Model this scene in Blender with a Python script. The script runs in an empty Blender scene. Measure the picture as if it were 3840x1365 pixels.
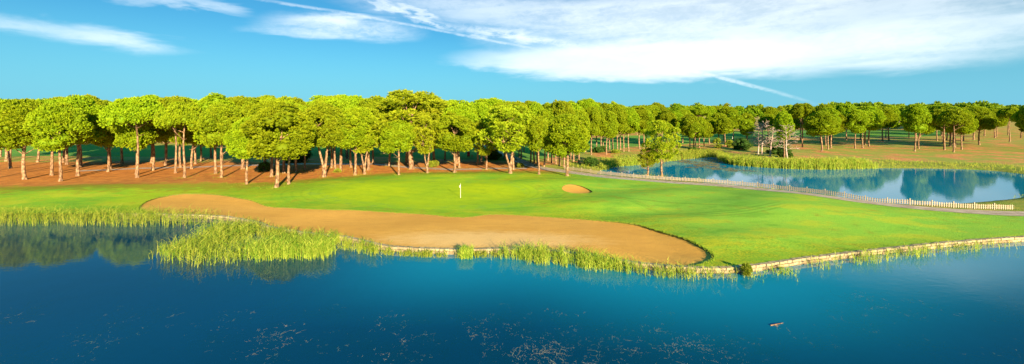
import bpy, bmesh, math, random
import numpy as np
from mathutils import Vector, Matrix
from mathutils.geometry import delaunay_2d_cdt
R = math.radians
scene = bpy.context.scene
COL = scene.collection

# ------------------------------------------------------------------ camera
F = 1500.0; HC = 13.0; HY = 425.0; WZ = -0.42        # focal in source px, eye height, horizon row, water level
cd = bpy.data.cameras.new("camera"); cam = bpy.data.objects.new("camera", cd); COL.objects.link(cam)
cam.location = (0, 0, HC); cam.rotation_euler = (R(90), 0, 0)
cd.sensor_width = 36; cd.lens = 36 * F / 3840; cd.shift_y = -(682.5 - HY) / 3840
cd.clip_start = 0.5; cd.clip_end = 9000
scene.camera = cam
scene.render.resolution_x = 1024; scene.render.resolution_y = 364

# ------------------------------------------------------------------ light
SUN_EL = 15.0; SUN_AZ = 23.0
sl = bpy.data.lights.new("sun", 'SUN'); sun = bpy.data.objects.new("sun", sl); COL.objects.link(sun)
sl.energy = 5.0; sl.angle = R(0.5); sl.color = (1.0, 0.84, 0.60)
d = Vector((-math.sin(R(SUN_AZ)) * math.cos(R(SUN_EL)), math.cos(R(SUN_AZ)) * math.cos(R(SUN_EL)), -math.sin(R(SUN_EL))))
sun.rotation_euler = d.to_track_quat('-Z', 'Y').to_euler()
sun.location = (60, -120, 60)
scene.view_settings.view_transform = 'Standard'; scene.view_settings.look = 'None'
scene.view_settings.exposure = 1.55; scene.view_settings.gamma = 1.0

# ------------------------------------------------------------------ node helper
class NT:
    def __init__(s, tree):
        s.t = tree; s.n = tree.nodes; s.l = tree.links
    def node(s, typ, **kw):
        n = s.n.new(typ)
        for k, v in kw.items(): setattr(n, k, v)
        return n
    def put(s, sock, v):
        if isinstance(v, bpy.types.NodeSocket): s.l.new(v, sock)
        elif isinstance(v, (tuple, list)):
            sock.default_value = tuple(v) + ((1.0,) if len(sock.default_value) == 4 and len(v) == 3 else ())
        elif v is not None: sock.default_value = v
    def m(s, op, a, b=None, c=None, clamp=False):
        n = s.node('ShaderNodeMath', operation=op); n.use_clamp = clamp
        s.put(n.inputs[0], a)
        if b is not None: s.put(n.inputs[1], b)
        if c is not None: s.put(n.inputs[2], c)
        return n.outputs[0]
    def add(s, a, b): return s.m('ADD', a, b)
    def sub(s, a, b): return s.m('SUBTRACT', a, b)
    def mul(s, a, b): return s.m('MULTIPLY', a, b)
    def smooth(s, v, a, b, lo=0.0, hi=1.0):
        n = s.node('ShaderNodeMapRange', interpolation_type='SMOOTHSTEP')
        s.put(n.inputs[0], v)
        if a > b: a, b, lo, hi = b, a, hi, lo
        n.inputs[1].default_value = a; n.inputs[2].default_value = b; n.inputs[3].default_value = lo; n.inputs[4].default_value = hi
        return n.outputs[0]
    def mix(s, f, a, b, blend='MIX'):
        n = s.node('ShaderNodeMix', data_type='RGBA', blend_type=blend)
        s.put(n.inputs[0], f); s.put(n.inputs[6], a); s.put(n.inputs[7], b)
        return n.outputs[2]
    def noise(s, vec, scale, detail=3, rough=0.55, dist=0.0):
        n = s.node('ShaderNodeTexNoise')
        if vec is not None: s.put(n.inputs['Vector'], vec)
        n.inputs['Scale'].default_value = scale; n.inputs['Detail'].default_value = detail
        n.inputs['Roughness'].default_value = rough; n.inputs['Distortion'].default_value = dist
        return n.outputs[0]
    def vec(s, x, y, z=0.0):
        n = s.node('ShaderNodeCombineXYZ'); s.put(n.inputs[0], x); s.put(n.inputs[1], y); s.put(n.inputs[2], z)
        return n.outputs[0]
    def scale(s, v, sc):
        n = s.node('ShaderNodeVectorMath', operation='MULTIPLY'); s.put(n.inputs[0], v); n.inputs[1].default_value = sc
        return n.outputs[0]
    def sep(s, v):
        n = s.node('ShaderNodeSeparateXYZ'); s.put(n.inputs[0], v); return n.outputs
    def pos(s): return s.node('ShaderNodeNewGeometry').outputs['Position']
    def obj(s): return s.node('ShaderNodeTexCoord').outputs['Object']
    def attr(s, name):
        n = s.node('ShaderNodeAttribute'); n.attribute_name = name; return n
    def bump(s, h, strength, dist=0.1):
        n = s.node('ShaderNodeBump'); n.inputs['Strength'].default_value = strength; n.inputs['Distance'].default_value = dist
        s.put(n.inputs['Height'], h); return n.outputs[0]

def new_mat(name):
    m = bpy.data.materials.new(name); m.use_nodes = True
    t = NT(m.node_tree); b = m.node_tree.nodes['Principled BSDF']
    b.inputs['Roughness'].default_value = 0.85; b.inputs['Specular IOR Level'].default_value = 0.2
    return m, t, b

# ------------------------------------------------------------------ world: sky with streaked high cloud and vapour trails
world = bpy.data.worlds.new("World"); scene.world = world; world.use_nodes = True
wt = NT(world.node_tree); bg = world.node_tree.nodes['Background']
sky = wt.node('ShaderNodeTexSky', sky_type='NISHITA'); sky.sun_disc = False
sky.sun_elevation = R(SUN_EL); sky.sun_rotation = R(180 - SUN_AZ)
sky.air_density = 1.0; sky.dust_density = 0.4; sky.ozone_density = 2.0
gen = wt.node('ShaderNodeTexCoord').outputs['Generated']
sx, sy_, sz = wt.sep(gen)
az = wt.m('ARCTAN2', sx, sy_)
hor = wt.m('SQRT', wt.add(wt.mul(sx, sx), wt.mul(sy_, sy_)))
el = wt.m('ARCTAN2', sz, hor)
def ang(x, y):                          # photo point -> sky azimuth, elevation (radians)
    X = (x - 1920) / F; Z = (HY - y) / F
    return math.atan2(X, 1), math.atan2(Z, math.hypot(X, 1))
wv = wt.vec(wt.mul(az, 1.0), wt.mul(el, 3.2))
w1 = wt.sub(wt.noise(wv, 3.0, 4, 0.6, 0.3), 0.5)
w2 = wt.sub(wt.noise(wt.vec(wt.mul(az, 5.0), wt.mul(el, 26.0), 3.0), 1.0, 5, 0.62, 0.6), 0.5)
w3 = wt.noise(wt.vec(wt.add(wt.mul(az, 3.0), wt.mul(el, -5)), wt.mul(el, 17.0), 9.0), 1.1, 5, 0.55, 0.8)
fine = wt.noise(wt.vec(wt.mul(az, 30.0), wt.mul(el, 60.0), 1.0), 1.5, 4, 0.65, 0.5)
eln = wt.add(el, wt.add(wt.mul(w1, 0.05), wt.mul(w2, 0.05)))
azn = wt.add(az, wt.add(wt.mul(w1, 0.22), wt.mul(w2, 0.12)))
def blob(x, y, wpx, hpx, tilt=0.0, soft=0.75, dens=1.0, streak=0.5):
    u0, v0 = ang(x, y); a = wpx / F * math.cos(u0) ** 2; b = hpx / F * math.cos(u0)
    du = wt.sub(azn, u0); dv = wt.sub(eln, wt.m('MULTIPLY_ADD', du, tilt, v0))
    r = wt.m('SQRT', wt.add(wt.m('POWER', wt.m('ABSOLUTE', wt.mul(du, 1 / a)), 2.0), wt.m('POWER', wt.m('ABSOLUTE', wt.mul(dv, 1 / b)), 2.0)))
    k = wt.smooth(r, 1.0, 1.0 - soft)
    st = wt.m('MULTIPLY_ADD', wt.smooth(wt.add(wt.mul(w3, .75), wt.mul(fine, .25)), 0.36, 0.62), streak, 1 - streak)
    return wt.mul(wt.mul(k, st), dens)
blobs = [blob(1300, 108, 360, 74, 0.02, 0.95, 1.1, 0.75), blob(1130, 130, 270, 30, 0.0, 0.9, 0.6, 0.6), blob(1250, 70, 180, 34, 0.12, 0.95, 0.6, 0.8),
         blob(2330, 232, 760, 84, -0.02, 0.62, 1.4, 0.2), blob(2900, 200, 700, 115, 0.03, 0.8, 1.2, 0.3),
         blob(2650, 60, 1150, 190, 0.04, 0.8, 1.2, 0.5), blob(1850, 30, 700, 100, -0.06, 0.95, 0.75, 0.6),
         blob(1560, 55, 240, 16, -0.30, 0.9, 0.6, 0.4), blob(1960, 135, 260, 20, -0.16, 0.9, 0.7, 0.4),
         blob(420, 150, 500, 60, 0.03, 0.9, 0.8, 0.6), blob(-100, 60, 420, 60, 0.0, 0.9, 0.6, 0.6),
         blob(3500, 130, 600, 170, 0.0, 0.8, 0.9, 0.5), blob(700, 20, 300, 30, -0.05, 0.9, 0.5, 0.6)]
def trail(pts, wpx, dens, tex=0.7):
    acc = None
    for (x0, y0), (x1, y1) in zip(pts[:-1], pts[1:]):
        u0, v0 = ang(x0, y0); u1, v1 = ang(x1, y1); s = (v1 - v0) / (u1 - u0)
        wob = wt.mul(wt.sub(fine, 0.5), 1.1 * wpx / F)
        line = wt.m('MULTIPLY_ADD', wt.sub(az, u0), s, v0)
        dd = wt.m('ABSOLUTE', wt.add(wt.sub(el, line), wob))
        k = wt.smooth(dd, wpx / F, 0.1 * wpx / F)
        f0 = 0.05 if (x0, y0) == pts[0] else 0.002; f1 = 0.05 if (x1, y1) == pts[-1] else 0.002
        g = wt.mul(wt.smooth(az, u0 - f0, u0 + f0), wt.smooth(az, u1 + f1, u1 - f1))
        k = wt.mul(wt.mul(k, g), dens)
        acc = k if acc is None else wt.m('MAXIMUM', acc, k)
    return wt.mul(acc, wt.m('MULTIPLY_ADD', wt.smooth(fine, 0.35, 0.6), tex, 1 - tex))
trails = [trail([(990, 0), (1300, 48), (1600, 104), (1990, 178)], 7, 0.35, 0.5),
          trail([(2290, 214), (2560, 256), (2760, 305), (2870, 335)], 9, 0.55, 0.7),
          trail([(2915, 345), (2990, 368)], 8, 0.35, 0.6),
          trail([(1400, -20), (1560, 75), (1740, 112)], 17, 0.28, 0.9), trail([(1750, 100), (1930, 135), (2170, 168)], 17, 0.30, 0.9)]
dens = blobs[0]
for k in blobs[1:]: dens = wt.add(dens, k)
for k in trails: dens = wt.add(dens, k)
dens = wt.sub(1.0, wt.m('EXPONENT', wt.mul(dens, -1.15)))
dens = wt.mul(dens, wt.smooth(el, R(24), R(14)))
skyc = wt.mix(1.0, sky.outputs[0], (0.20, 0.66, 0.86), 'MULTIPLY')
skyc = wt.mix(wt.smooth(el, R(13), R(0), 0, 0.8), skyc, (1.55, 4.5, 6.2))
skyc = wt.mix(wt.smooth(el, R(15.5), R(24)), skyc, wt.mix(1.0, skyc, (.95, 1.55, 1.55), 'MULTIPLY'))  # brightness added above the view so the lake reflects a brighter sky
skyc = wt.mix(wt.smooth(el, R(33), R(58)), skyc, wt.mix(1.0, skyc, (2.3, 2.3, 2.0), 'MULTIPLY'))  # upper sky brightened out of view, added fill for the tree shadows
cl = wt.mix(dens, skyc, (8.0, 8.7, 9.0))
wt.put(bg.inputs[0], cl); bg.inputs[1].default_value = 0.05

# ------------------------------------------------------------------ geometry helpers
def P(x, y, z=0.0):                    # photo point on a level z -> ground position
    D = F * (HC - z) / (y - HY); return ((x - 1920) * D / F, D)
def tag(o, label=None, cat=None, group=None, kind=None):
    if label: o['label'] = label
    if cat: o['category'] = cat
    if group: o['group'] = group
    if kind: o['kind'] = kind
    return o
def empty(name, loc, rz=0.0, sc=(1, 1, 1)):
    o = bpy.data.objects.new(name, None); COL.objects.link(o); o.location = loc; o.rotation_euler = (0, 0, rz); o.scale = sc
    o.empty_display_size = 0.3
    return o
def link(name, me, mat=None, parent=None, loc=(0, 0, 0)):
    o = bpy.data.objects.new(name, me); COL.objects.link(o); o.location = loc
    if mat and not me.materials: me.materials.append(mat)
    if parent: o.parent = parent
    return o
def np_mesh(name, V, Fc, mat=None, smooth=False, attrs=None):
    """V (n,3), Fc (m,k) index array"""
    me = bpy.data.meshes.new(name); V = np.asarray(V, np.float32); Fc = np.asarray(Fc, np.int32); k = Fc.shape[1]
    me.vertices.add(len(V)); me.vertices.foreach_set('co', V.ravel())
    me.loops.add(Fc.size); me.loops.foreach_set('vertex_index', Fc.ravel())
    me.polygons.add(len(Fc)); me.polygons.foreach_set('loop_start', np.arange(0, Fc.size, k, dtype=np.int32))
    me.polygons.foreach_set('loop_total', np.full(len(Fc), k, np.int32))
    if smooth: me.polygons.foreach_set('use_smooth', np.ones(len(Fc), bool))
    me.update(calc_edges=True); me.validate()
    if attrs:
        for a, v in attrs.items():
            at = me.attributes.new(a, 'FLOAT', 'POINT'); at.data.foreach_set('value', np.asarray(v, np.float32))
    if mat: me.materials.append(mat)
    return me
class MB:                               # collects quads and triangles for one mesh
    def __init__(s): s.v = []; s.f = []; s.c = []
    def box(s, c, size, rz=0.0, col=0.5, jit=0.0, rng=random):
        x, y, z = c; a, b, h = [q / 2 for q in size]; n = len(s.v); ca, sa = math.cos(rz), math.sin(rz)
        for dz in (-h, h):
            for dx, dy in ((-a, -b), (a, -b), (a, b), (-a, b)):
                jx, jy, jz = (rng.uniform(-jit, jit) for _ in range(3))
                s.v.append((x + dx * ca - dy * sa + jx, y + dx * sa + dy * ca + jy, z + dz + jz)); s.c.append(col)
        for q in ((3, 2, 1, 0), (4, 5, 6, 7), (0, 1, 5, 4), (1, 2, 6, 5), (2, 3, 7, 6), (3, 0, 4, 7)): s.f.append(tuple(n + i for i in q))
    def tube(s, pts, rad, seg=8, col=0.5, cap=True):
        pts = [Vector(p) for p in pts]; n0 = len(s.v); ref = Vector((1, 0, 0.01))
        for i, p in enumerate(pts):
            t = (pts[min(i + 1, len(pts) - 1)] - pts[max(i - 1, 0)]).normalized()
            u = (ref - t * ref.dot(t)); u = u.normalized() if u.length > 1e-3 else Vector((0, 1, 0)); w = t.cross(u); ref = u
            for k in range(seg):
                a = 2 * math.pi * k / seg; q = p + (u * math.cos(a) + w * math.sin(a)) * rad[i]
                s.v.append(tuple(q)); s.c.append(col)
        for i in range(len(pts) - 1):
            for k in range(seg):
                a = n0 + i * seg + k; b = n0 + i * seg + (k + 1) % seg
                s.f.append((a, b, b + seg, a + seg))
        if cap:
            s.f.append(tuple(n0 + (len(pts) - 1) * seg + k for k in range(seg)))
    def mesh(s, name, mat, smooth=False):
        me = bpy.data.meshes.new(name); me.from_pydata(s.v, [], s.f); me.update()
        at = me.attributes.new('tone', 'FLOAT', 'POINT'); at.data.foreach_set('value', np.asarray(s.c, np.float32))
        if smooth: me.polygons.foreach_set('use_smooth', np.ones(len(s.f), bool))
        if mat: me.materials.append(mat)
        return me

# ------------------------------------------------------------------ outlines on the ground, read off the photo
def px(L, z=0.0): return [P(x, y, z) for x, y in L]
def smooth_line(pts, step=1.0, closed=False):
    """Catmull-Rom through the points, resampled"""
    pts = [np.array(p, float) for p in pts]; n = len(pts); out = []
    rng = range(n if closed else n - 1)
    for i in rng:
        g = (lambda k: pts[k % n]) if closed else (lambda k: pts[min(max(k, 0), n - 1)])
        p0, p1, p2, p3 = g(i - 1), g(i), g(i + 1), g(i + 2)
        m = max(1, int(np.linalg.norm(p2 - p1) / step))
        for k in range(m):
            t = k / m
            out.append(tuple(0.5 * ((2 * p1) + (p2 - p0) * t + (2 * p0 - 5 * p1 + 4 * p2 - p3) * t * t + (3 * p1 - p0 - 3 * p2 + p3) * t ** 3)))
    if not closed: out.append(tuple(pts[-1]))
    return out
shore_px = [(-900, 770), (-500, 790), (-100, 800), (300, 800), (620, 803), (800, 808), (896, 820), (967, 834), (1002, 848), (1076, 864), (1186, 877), (1295, 888), (1382, 907), (1448, 922), (1560, 930),
            (1669, 934), (1780, 934), (1887, 932), (2000, 935), (2080, 940), (2158, 949), (2259, 965), (2349, 980), (2502, 997), (2589, 1002), (2677, 1004), (2764, 1001), (2851, 992), (2944, 978),
            (3080, 960), (3300, 935), (3600, 905), (4000, 880), (4600, 860)]
SHORE = smooth_line(px(shore_px), 1.0)
bunk_top_px = [(560, 800), (520, 775), (570, 745), (680, 728), (800, 730), (896, 745), (950, 755), (1007, 774), (1076, 780), (1207, 789), (1317, 791), (1404, 794), (1600, 803), (1690, 812), (1735, 814), (1770, 812), (1822, 805), (1883, 803), (1997, 807),
               (2128, 814), (2280, 827), (2384, 841), (2436, 856), (2511, 880), (2581, 904), (2633, 928), (2668, 946), (2679, 960), (2672, 973), (2646, 985), (2611, 992)]
BTOP = smooth_line(px(bunk_top_px), 0.8)
SMALLB = smooth_line(px([(2108, 708), (2120, 702), (2145, 700), (2175, 703), (2205, 711), (2221, 720), (2215, 727), (2190, 729), (2155, 728), (2125, 722), (2110, 715)]), 0.4, True)
GREEN = smooth_line(px([(1205, 722), (1290, 700), (1400, 688), (1550, 683), (1700, 684), (1850, 692), (1940, 708), (1972, 735), (1930, 756), (1800, 767), (1600, 769), (1400, 760), (1270, 745)]), 1.2, True)
gc = np.mean(np.array(GREEN), axis=0)
def outset(poly, dist):
    p = np.array(poly); nx = np.roll(p, -1, 0) - np.roll(p, 1, 0); nn = np.stack([nx[:, 1], -nx[:, 0]], 1); nn /= np.linalg.norm(nn, axis=1)[:, None]
    area = np.sum(p[:, 0] * np.roll(p[:, 1], -1) - p[:, 1] * np.roll(p[:, 0], -1))
    return [tuple(q) for q in p + nn * dist * (1 if area > 0 else -1)]
COLLAR = outset(GREEN, 2.6)
def ribbon(line, w):
    p = np.array(line); t = np.gradient(p, axis=0); t /= np.linalg.norm(t, axis=1)[:, None]; n = np.stack([-t[:, 1], t[:, 0]], 1)
    return [tuple(q) for q in p + n * w / 2] + [tuple(q) for q in (p - n * w / 2)[::-1]]
PATH_MAIN_L = smooth_line(px([(300, 640), (600, 628), (897, 621), (1100, 615), (1400, 615), (1498, 624), (1645, 631), (1744, 634), (1896, 632), (1975, 631)]), 2.0)
PATH_FENCE_L = smooth_line(px([(1800, 540), (1842, 557), (1891, 579), (1934, 597), (1985, 617), (2040, 632), (2121, 644), (2195, 654), (2283, 665), (2391, 673), (2450, 677), (2547, 684), (2695, 693), (2793, 704), (2943, 723), (3200, 757), (3500, 785), (3900, 800), (4400, 800)]), 2.0)
def offset_line(line, d):
    p = np.array(line); t = np.gradient(p, axis=0); t /= np.linalg.norm(t, axis=1)[:, None]; return p + np.stack([-t[:, 1], t[:, 0]], 1) * d
_off = offset_line(PATH_FENCE_L, 4.6); _px = _off[:, 0] / _off[:, 1] * F + 1920
_near = [tuple(_off[i]) for i in range(len(_off)) if 2250 < _px[i] < 3500 and _off[i][1] < 92][::4][::-1]
POND = smooth_line(px([(2245, 655), (2262, 640), (2300, 627), (2391, 619), (2470, 609), (2530, 602), (2580, 597), (2640, 592), (2690, 590), (2728, 596), (2735, 610), (2765, 620), (2842, 627), (2943, 633), (3100, 636), (3350, 632),
                       (3700, 640), (3950, 680), (3800, 740)], WZ) + _near, 1.5, True)
PATHS = [ribbon(PATH_FENCE_L, 2.9), ribbon(PATH_MAIN_L, 2.0)]
FAIR = smooth_line(px([(-700, 580), (100, 588), (600, 588), (1130, 586), (1430, 590), (1600, 597), (1720, 600), (1830, 600), (1950, 606), (2020, 598), (2200, 574), (2280, 568), (2400, 551), (2570, 545), (2640, 540), (2700, 535), (2800, 525), (2900, 520), (3100, 516), (3500, 514),
                       (3500, 492), (3000, 491), (2900, 494), (2700, 497), (2560, 501), (2400, 511), (2250, 520), (2100, 530), (1900, 535), (1700, 530), (1400, 533), (1130, 543), (700, 548), (100, 548), (-700, 548)]), 4.0, True)

def inside(poly, X, Y):
    p = np.array(poly); c = np.zeros(X.shape, bool); x0, y0 = p[-1]
    for x1, y1 in p:
        cond = ((y1 > Y) != (y0 > Y))
        if cond.any():
            xi = (x0 - x1) * (Y - y1) / ((y0 - y1) if y0 != y1 else 1e-9) + x1
            c ^= cond & (X < xi)
        x0, y0 = x1, y1
    return c
def dist_line(line, X, Y, closed=False):
    p = np.array(line)
    if closed: p = np.vstack([p, p[:1]])
    best = np.full(X.shape, 1e9)
    for a, b in zip(p[:-1], p[1:]):
        ab = b - a; L = ab @ ab + 1e-12
        t = np.clip(((X - a[0]) * ab[0] + (Y - a[1]) * ab[1]) / L, 0, 1)
        best = np.minimum(best, np.hypot(X - a[0] - t * ab[0], Y - a[1] - t * ab[1]))
    return best
def sstep(v, a, b):
    t = np.clip((v - a) / (b - a), 0, 1); return t * t * (3 - 2 * t)
BUMPS = []
for (x, y, sxm, sym, hgt) in [(2380, 745, 9, 5, .45), (2560, 730, 8, 5, .5), (2760, 775, 10, 5, .55), (2920, 745, 9, 5, .5), (2250, 770, 8, 4, .35), (2640, 820, 9, 4, .35), (2450, 800, 8, 3, -.25),
                              (2150, 690, 9, 5, .45), (1980, 690, 8, 5, .35), (1750, 662, 14, 4, .45), (1350, 690, 12, 6, .35), (1060, 730, 9, 5, .35), (2700, 750, 6, 6, -.3), (2480, 760, 6, 6, -.3), (3100, 800, 12, 6, .5),
                              (2850, 900, 9, 4, .35), (2340, 710, 6, 5, -.2), (700, 690, 12, 6, .4), (300, 720, 12, 6, .5)]:
    cx, cy = P(x, y); BUMPS.append((cx, cy, sxm, sym, hgt))
SH = np.array(SHORE)
def height(X, Y):
    X = np.asarray(X, float); Y = np.asarray(Y, float)
    z = 0.10 * np.sin(X * .11 + 1) * np.sin(Y * .09) + 0.05 * np.sin(X * .31 + Y * .17)
    for cx, cy, a, b, h in BUMPS: z = z + h * np.exp(-((X - cx) / a) ** 2 - ((Y - cy) / b) ** 2)
    z = z + 0.5 * sstep(Y, 95, 170) + 1.2 * sstep(Y, 260, 500)
    near = Y < 62
    ds = np.full(X.shape, 99.0)
    if near.any(): ds[near] = dist_line(SH[::2], X[near], Y[near])
    k = sstep(ds, 0.6, 6)
    z = z * k
    dp = np.full(X.shape, 99.0); q = (X > 0) & (Y > 55) & (Y < 145)
    if q.any(): dp[q] = dist_line(POND, X[q], Y[q], True)
    z = (z + 0.60) * sstep(dp, -.4, 2.3) - 0.60
    return z
def h1(x, y): return float(height(np.array([x]), np.array([y]))[0])
def PG(x, y):                           # photo point on the terrain
    z = 0.0
    for _ in range(5):
        X, Y = P(x, y, z); z = h1(X, Y)
    return X, Y, z
def sand_z(X, Y):
    ds = dist_line(SH, X, Y); db = dist_line(BTOP, X, Y)
    lip = 0.30 - 0.22 * sstep(X, -60, -20) + 0.30 * sstep(X, 8, 17)
    zr = height(X, Y)
    z = zr * (1 - sstep(db, 0, 5)) - lip * (0.6 + 0.4 * sstep(db, 0, 3)) * (1 - 0 * db)
    z = z * sstep(ds, 0, 5) - 0.16 * (1 - sstep(ds, 0, 5))
    return z + 0.015 * np.sin(X * 1.3 + Y) * np.sin(Y * 1.1)
def small_z(X, Y):
    db = dist_line(SMALLB, X, Y, True); return height(X, Y) - 0.14 - 0.30 * sstep(db, 0, 1.8)

# ------------------------------------------------------------------ materials
def mat_grass(name, kind):
    m, t, b = new_mat(name); p = t.pos()
    n1 = t.noise(p, 0.10, 4, .6); n2 = t.noise(p, 0.55, 4, .6); n3 = t.noise(p, 5.0, 3, .7); n4 = t.noise(p, 22.0, 2, .7)
    if kind == 'green':
        c = t.mix(t.smooth(n1, .35, .65), (.32, .45, .010), (.42, .50, .006))
        c = t.mix(t.smooth(n2, .45, .7, 0, .35), c, (.20, .32, .010))
    elif kind == 'collar':
        c = t.mix(t.smooth(n1, .35, .65), (.26, .42, .014), (.34, .45, .010))
        c = t.mix(t.smooth(n2, .5, .65, 0, .4), c, (.20, .33, .05))
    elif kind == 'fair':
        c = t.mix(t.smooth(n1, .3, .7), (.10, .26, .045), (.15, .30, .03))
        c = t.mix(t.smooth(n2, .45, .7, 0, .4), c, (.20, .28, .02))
    else:
        c = t.mix(t.smooth(n1, .35, .65), (.20, .38, .018), (.31, .43, .012))
        c = t.mix(t.smooth(n2, .45, .72, 0, .5), c, (.36, .37, .012))
        # wetter, greener turf towards the right side, drier near the pines
        wet = t.attr('wet').outputs['Fac']; c = t.mix(t.mul(wet, .6), c, (.21, .44, .045))
    X, Y, Z = t.sep(p)
    if kind in ('lawn', 'collar', 'green'):     # mower passes round the green
        A = np.array(GREEN); ax = (A[:, 0].max() - A[:, 0].min()) / 2; ay = (A[:, 1].max() - A[:, 1].min()) / 2
        r = t.m('SQRT', t.add(t.m('POWER', t.m('ABSOLUTE', t.mul(t.sub(X, float(gc[0])), 1 / ax)), 2.0), t.m('POWER', t.m('ABSOLUTE', t.mul(t.sub(Y, float(gc[1])), 1 / ay)), 2.0)))
        rr = t.add(r, t.mul(t.sub(n1, .5), .14))
        if kind == 'green':
            s = t.mul(t.m('SINE', t.mul(t.add(t.mul(X, .35), Y), 2.4)), .5)
            c = t.mix(t.smooth(s, -.5, .5, 0, .10), c, (.18, .30, .01))
            c = t.mix(t.mul(t.smooth(rr, .80, 1.0), .30), c, (.19, .32, .012))
        else:
            s = t.m('SINE', t.mul(rr, 75.0)); win = t.mul(t.smooth(rr, .95, 1.05), t.smooth(rr, 1.75, 1.3))
            c = t.mix(t.mul(t.smooth(s, 0.2, .95, 0, .16), win), c, (.10, .20, .008))
    if kind == 'lawn':
        # twin wheel marks of the mower sweeping across the fairway
        def wheel(pts, off, wid, k):
            nonlocal c
            pts = [PG(*q)[:2] for q in pts]; xs = [q[0] for q in pts]; ys = [q[1] for q in pts]
            a2, a1, a0 = np.polyfit(xs, ys, 2)
            f = t.m('MULTIPLY_ADD', t.m('MULTIPLY_ADD', X, float(a2), float(a1)), X, float(a0))
            dd = t.m('ABSOLUTE', t.add(t.sub(Y, f), off))
            g = t.mul(t.smooth(X, xs[0] - 1, xs[0] + 2), t.smooth(X, xs[-1] + 1, xs[-1] - 2))
            c = t.mix(t.mul(t.mul(t.smooth(dd, wid, wid * .3), g), k), c, (.085, .19, .008))
        for o in (-1.1, 0, 1.1): wheel([(2270, 742), (2380, 760), (2480, 792), (2560, 825), (2622, 858)], o, .45, .35)
        for o in (-.9, 0, .9): wheel([(2300, 803), (2560, 806), (2740, 798), (2860, 780), (2944, 760)], o, .35, .35)
        wheel([(2000, 735), (2200, 750), (2500, 745), (2900, 790)], 0, .5, .3)
        wheel([(2560, 880), (2700, 890), (2944, 884)], 0, .3, .35)
        ro = t.attr('rough').outputs['Fac']; rn = t.noise(t.scale(p, (.35, .8, 1)), 1.0, 5, .7)
        c = t.mix(t.mul(ro, t.smooth(rn, .38, .62, .25, .95)), c, t.mix(t.smooth(n3, .4, .6), (.40, .37, .012), (.17, .27, .012)))
        pn = t.noise(t.scale(p, (.12, .30, 1)), 1.0, 5, .65); c = t.mix(t.smooth(pn, .50, .64, 0, .6), c, (.44, .44, .02)); c = t.mix(t.smooth(pn, .47, .34, 0, .6), c, (.13, .31, .02))
        soil = t.attr('soil').outputs['Fac']
        f = t.smooth(t.add(soil, t.add(t.mul(t.sub(n2, .5), .75), t.mul(t.sub(n3, .5), .45))), .38, .66)
        sc = t.mix(t.smooth(n2, .35, .65), (.64, .24, .045), (.44, .155, .03))
        sc = t.mix(t.smooth(n3, .5, .72, 0, .6), sc, (.50, .26, .09))
        olive = t.smooth(t.add(soil, t.mul(t.sub(n2, .5), .8)), .02, .3)
        c = t.mix(t.mul(olive, .75), c, (.26, .215, .015)); c = t.mix(f, c, sc)
    c = t.mix(t.smooth(n3, .35, .7, 0, .30), c, t.mix(1.0, c, (.60, .68, .6), 'MULTIPLY'))
    c = t.mix(t.smooth(n4, .40, .65, 0, .25), c, t.mix(1.0, c, (1.35, 1.25, 1.2), 'MULTIPLY'))
    t.put(b.inputs['Base Color'], c); b.inputs['Roughness'].default_value = .9; b.inputs['Specular IOR Level'].default_value = .1
    hgt = t.add(n3, t.mul(n4, .6)); bs = {'green': .12, 'collar': .25}.get(kind, .45)
    t.put(b.inputs['Normal'], t.bump(hgt, bs, .12)); return m
M = {}
M['lawn'] = mat_grass('mown lawn', 'lawn'); M['green'] = mat_grass('putting turf', 'green'); M['collar'] = mat_grass('collar turf', 'collar'); M['fair'] = mat_grass('back fairway turf', 'fair')
def mat_soil():
    m, t, b = new_mat('needle covered soil'); p = t.pos(); n1 = t.noise(p, .12, 4, .6); n2 = t.noise(p, .8, 4, .65); n3 = t.noise(p, 6, 3, .7)
    c = t.mix(t.smooth(n2, .35, .65), (.66, .25, .055), (.44, .155, .034)); c = t.mix(t.smooth(n3, .50, .66, 0, .7), c, (.72, .44, .20))
    c = t.mix(t.smooth(n1, .38, .56, 0, .85), c, (.24, .30, .03))
    t.put(b.inputs['Base Color'], c); t.put(b.inputs['Normal'], t.bump(t.add(n2, n3), .5, .12)); return m
M['soil'] = mat_soil()
def mat_meadow():
    m, t, b = new_mat('rough bank grass'); p = t.pos(); n1 = t.noise(p, .25, 4, .6); n2 = t.noise(p, 1.6, 4, .65); n3 = t.noise(p, 8, 3, .7)
    c = t.mix(t.smooth(n1, .35, .65), (.20, .27, .018), (.34, .30, .03)); c = t.mix(t.smooth(n2, .5, .7, 0, .7), c, (.42, .26, .08))
    c = t.mix(t.smooth(n3, .4, .7, 0, .5), c, (.10, .14, .012))
    t.put(b.inputs['Base Color'], c); t.put(b.inputs['Normal'], t.bump(t.add(n2, n3), .8, .2)); return m
M['meadow'] = mat_meadow()
M['lipturf'], _t, _b = new_mat('cut turf edge'); _n = _t.noise(_t.pos(), 6.0, 4, .7)
_t.put(_b.inputs['Base Color'], _t.mix(_t.smooth(_n, .4, .6), (.10, .15, .010), (.16, .10, .03)))
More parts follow.
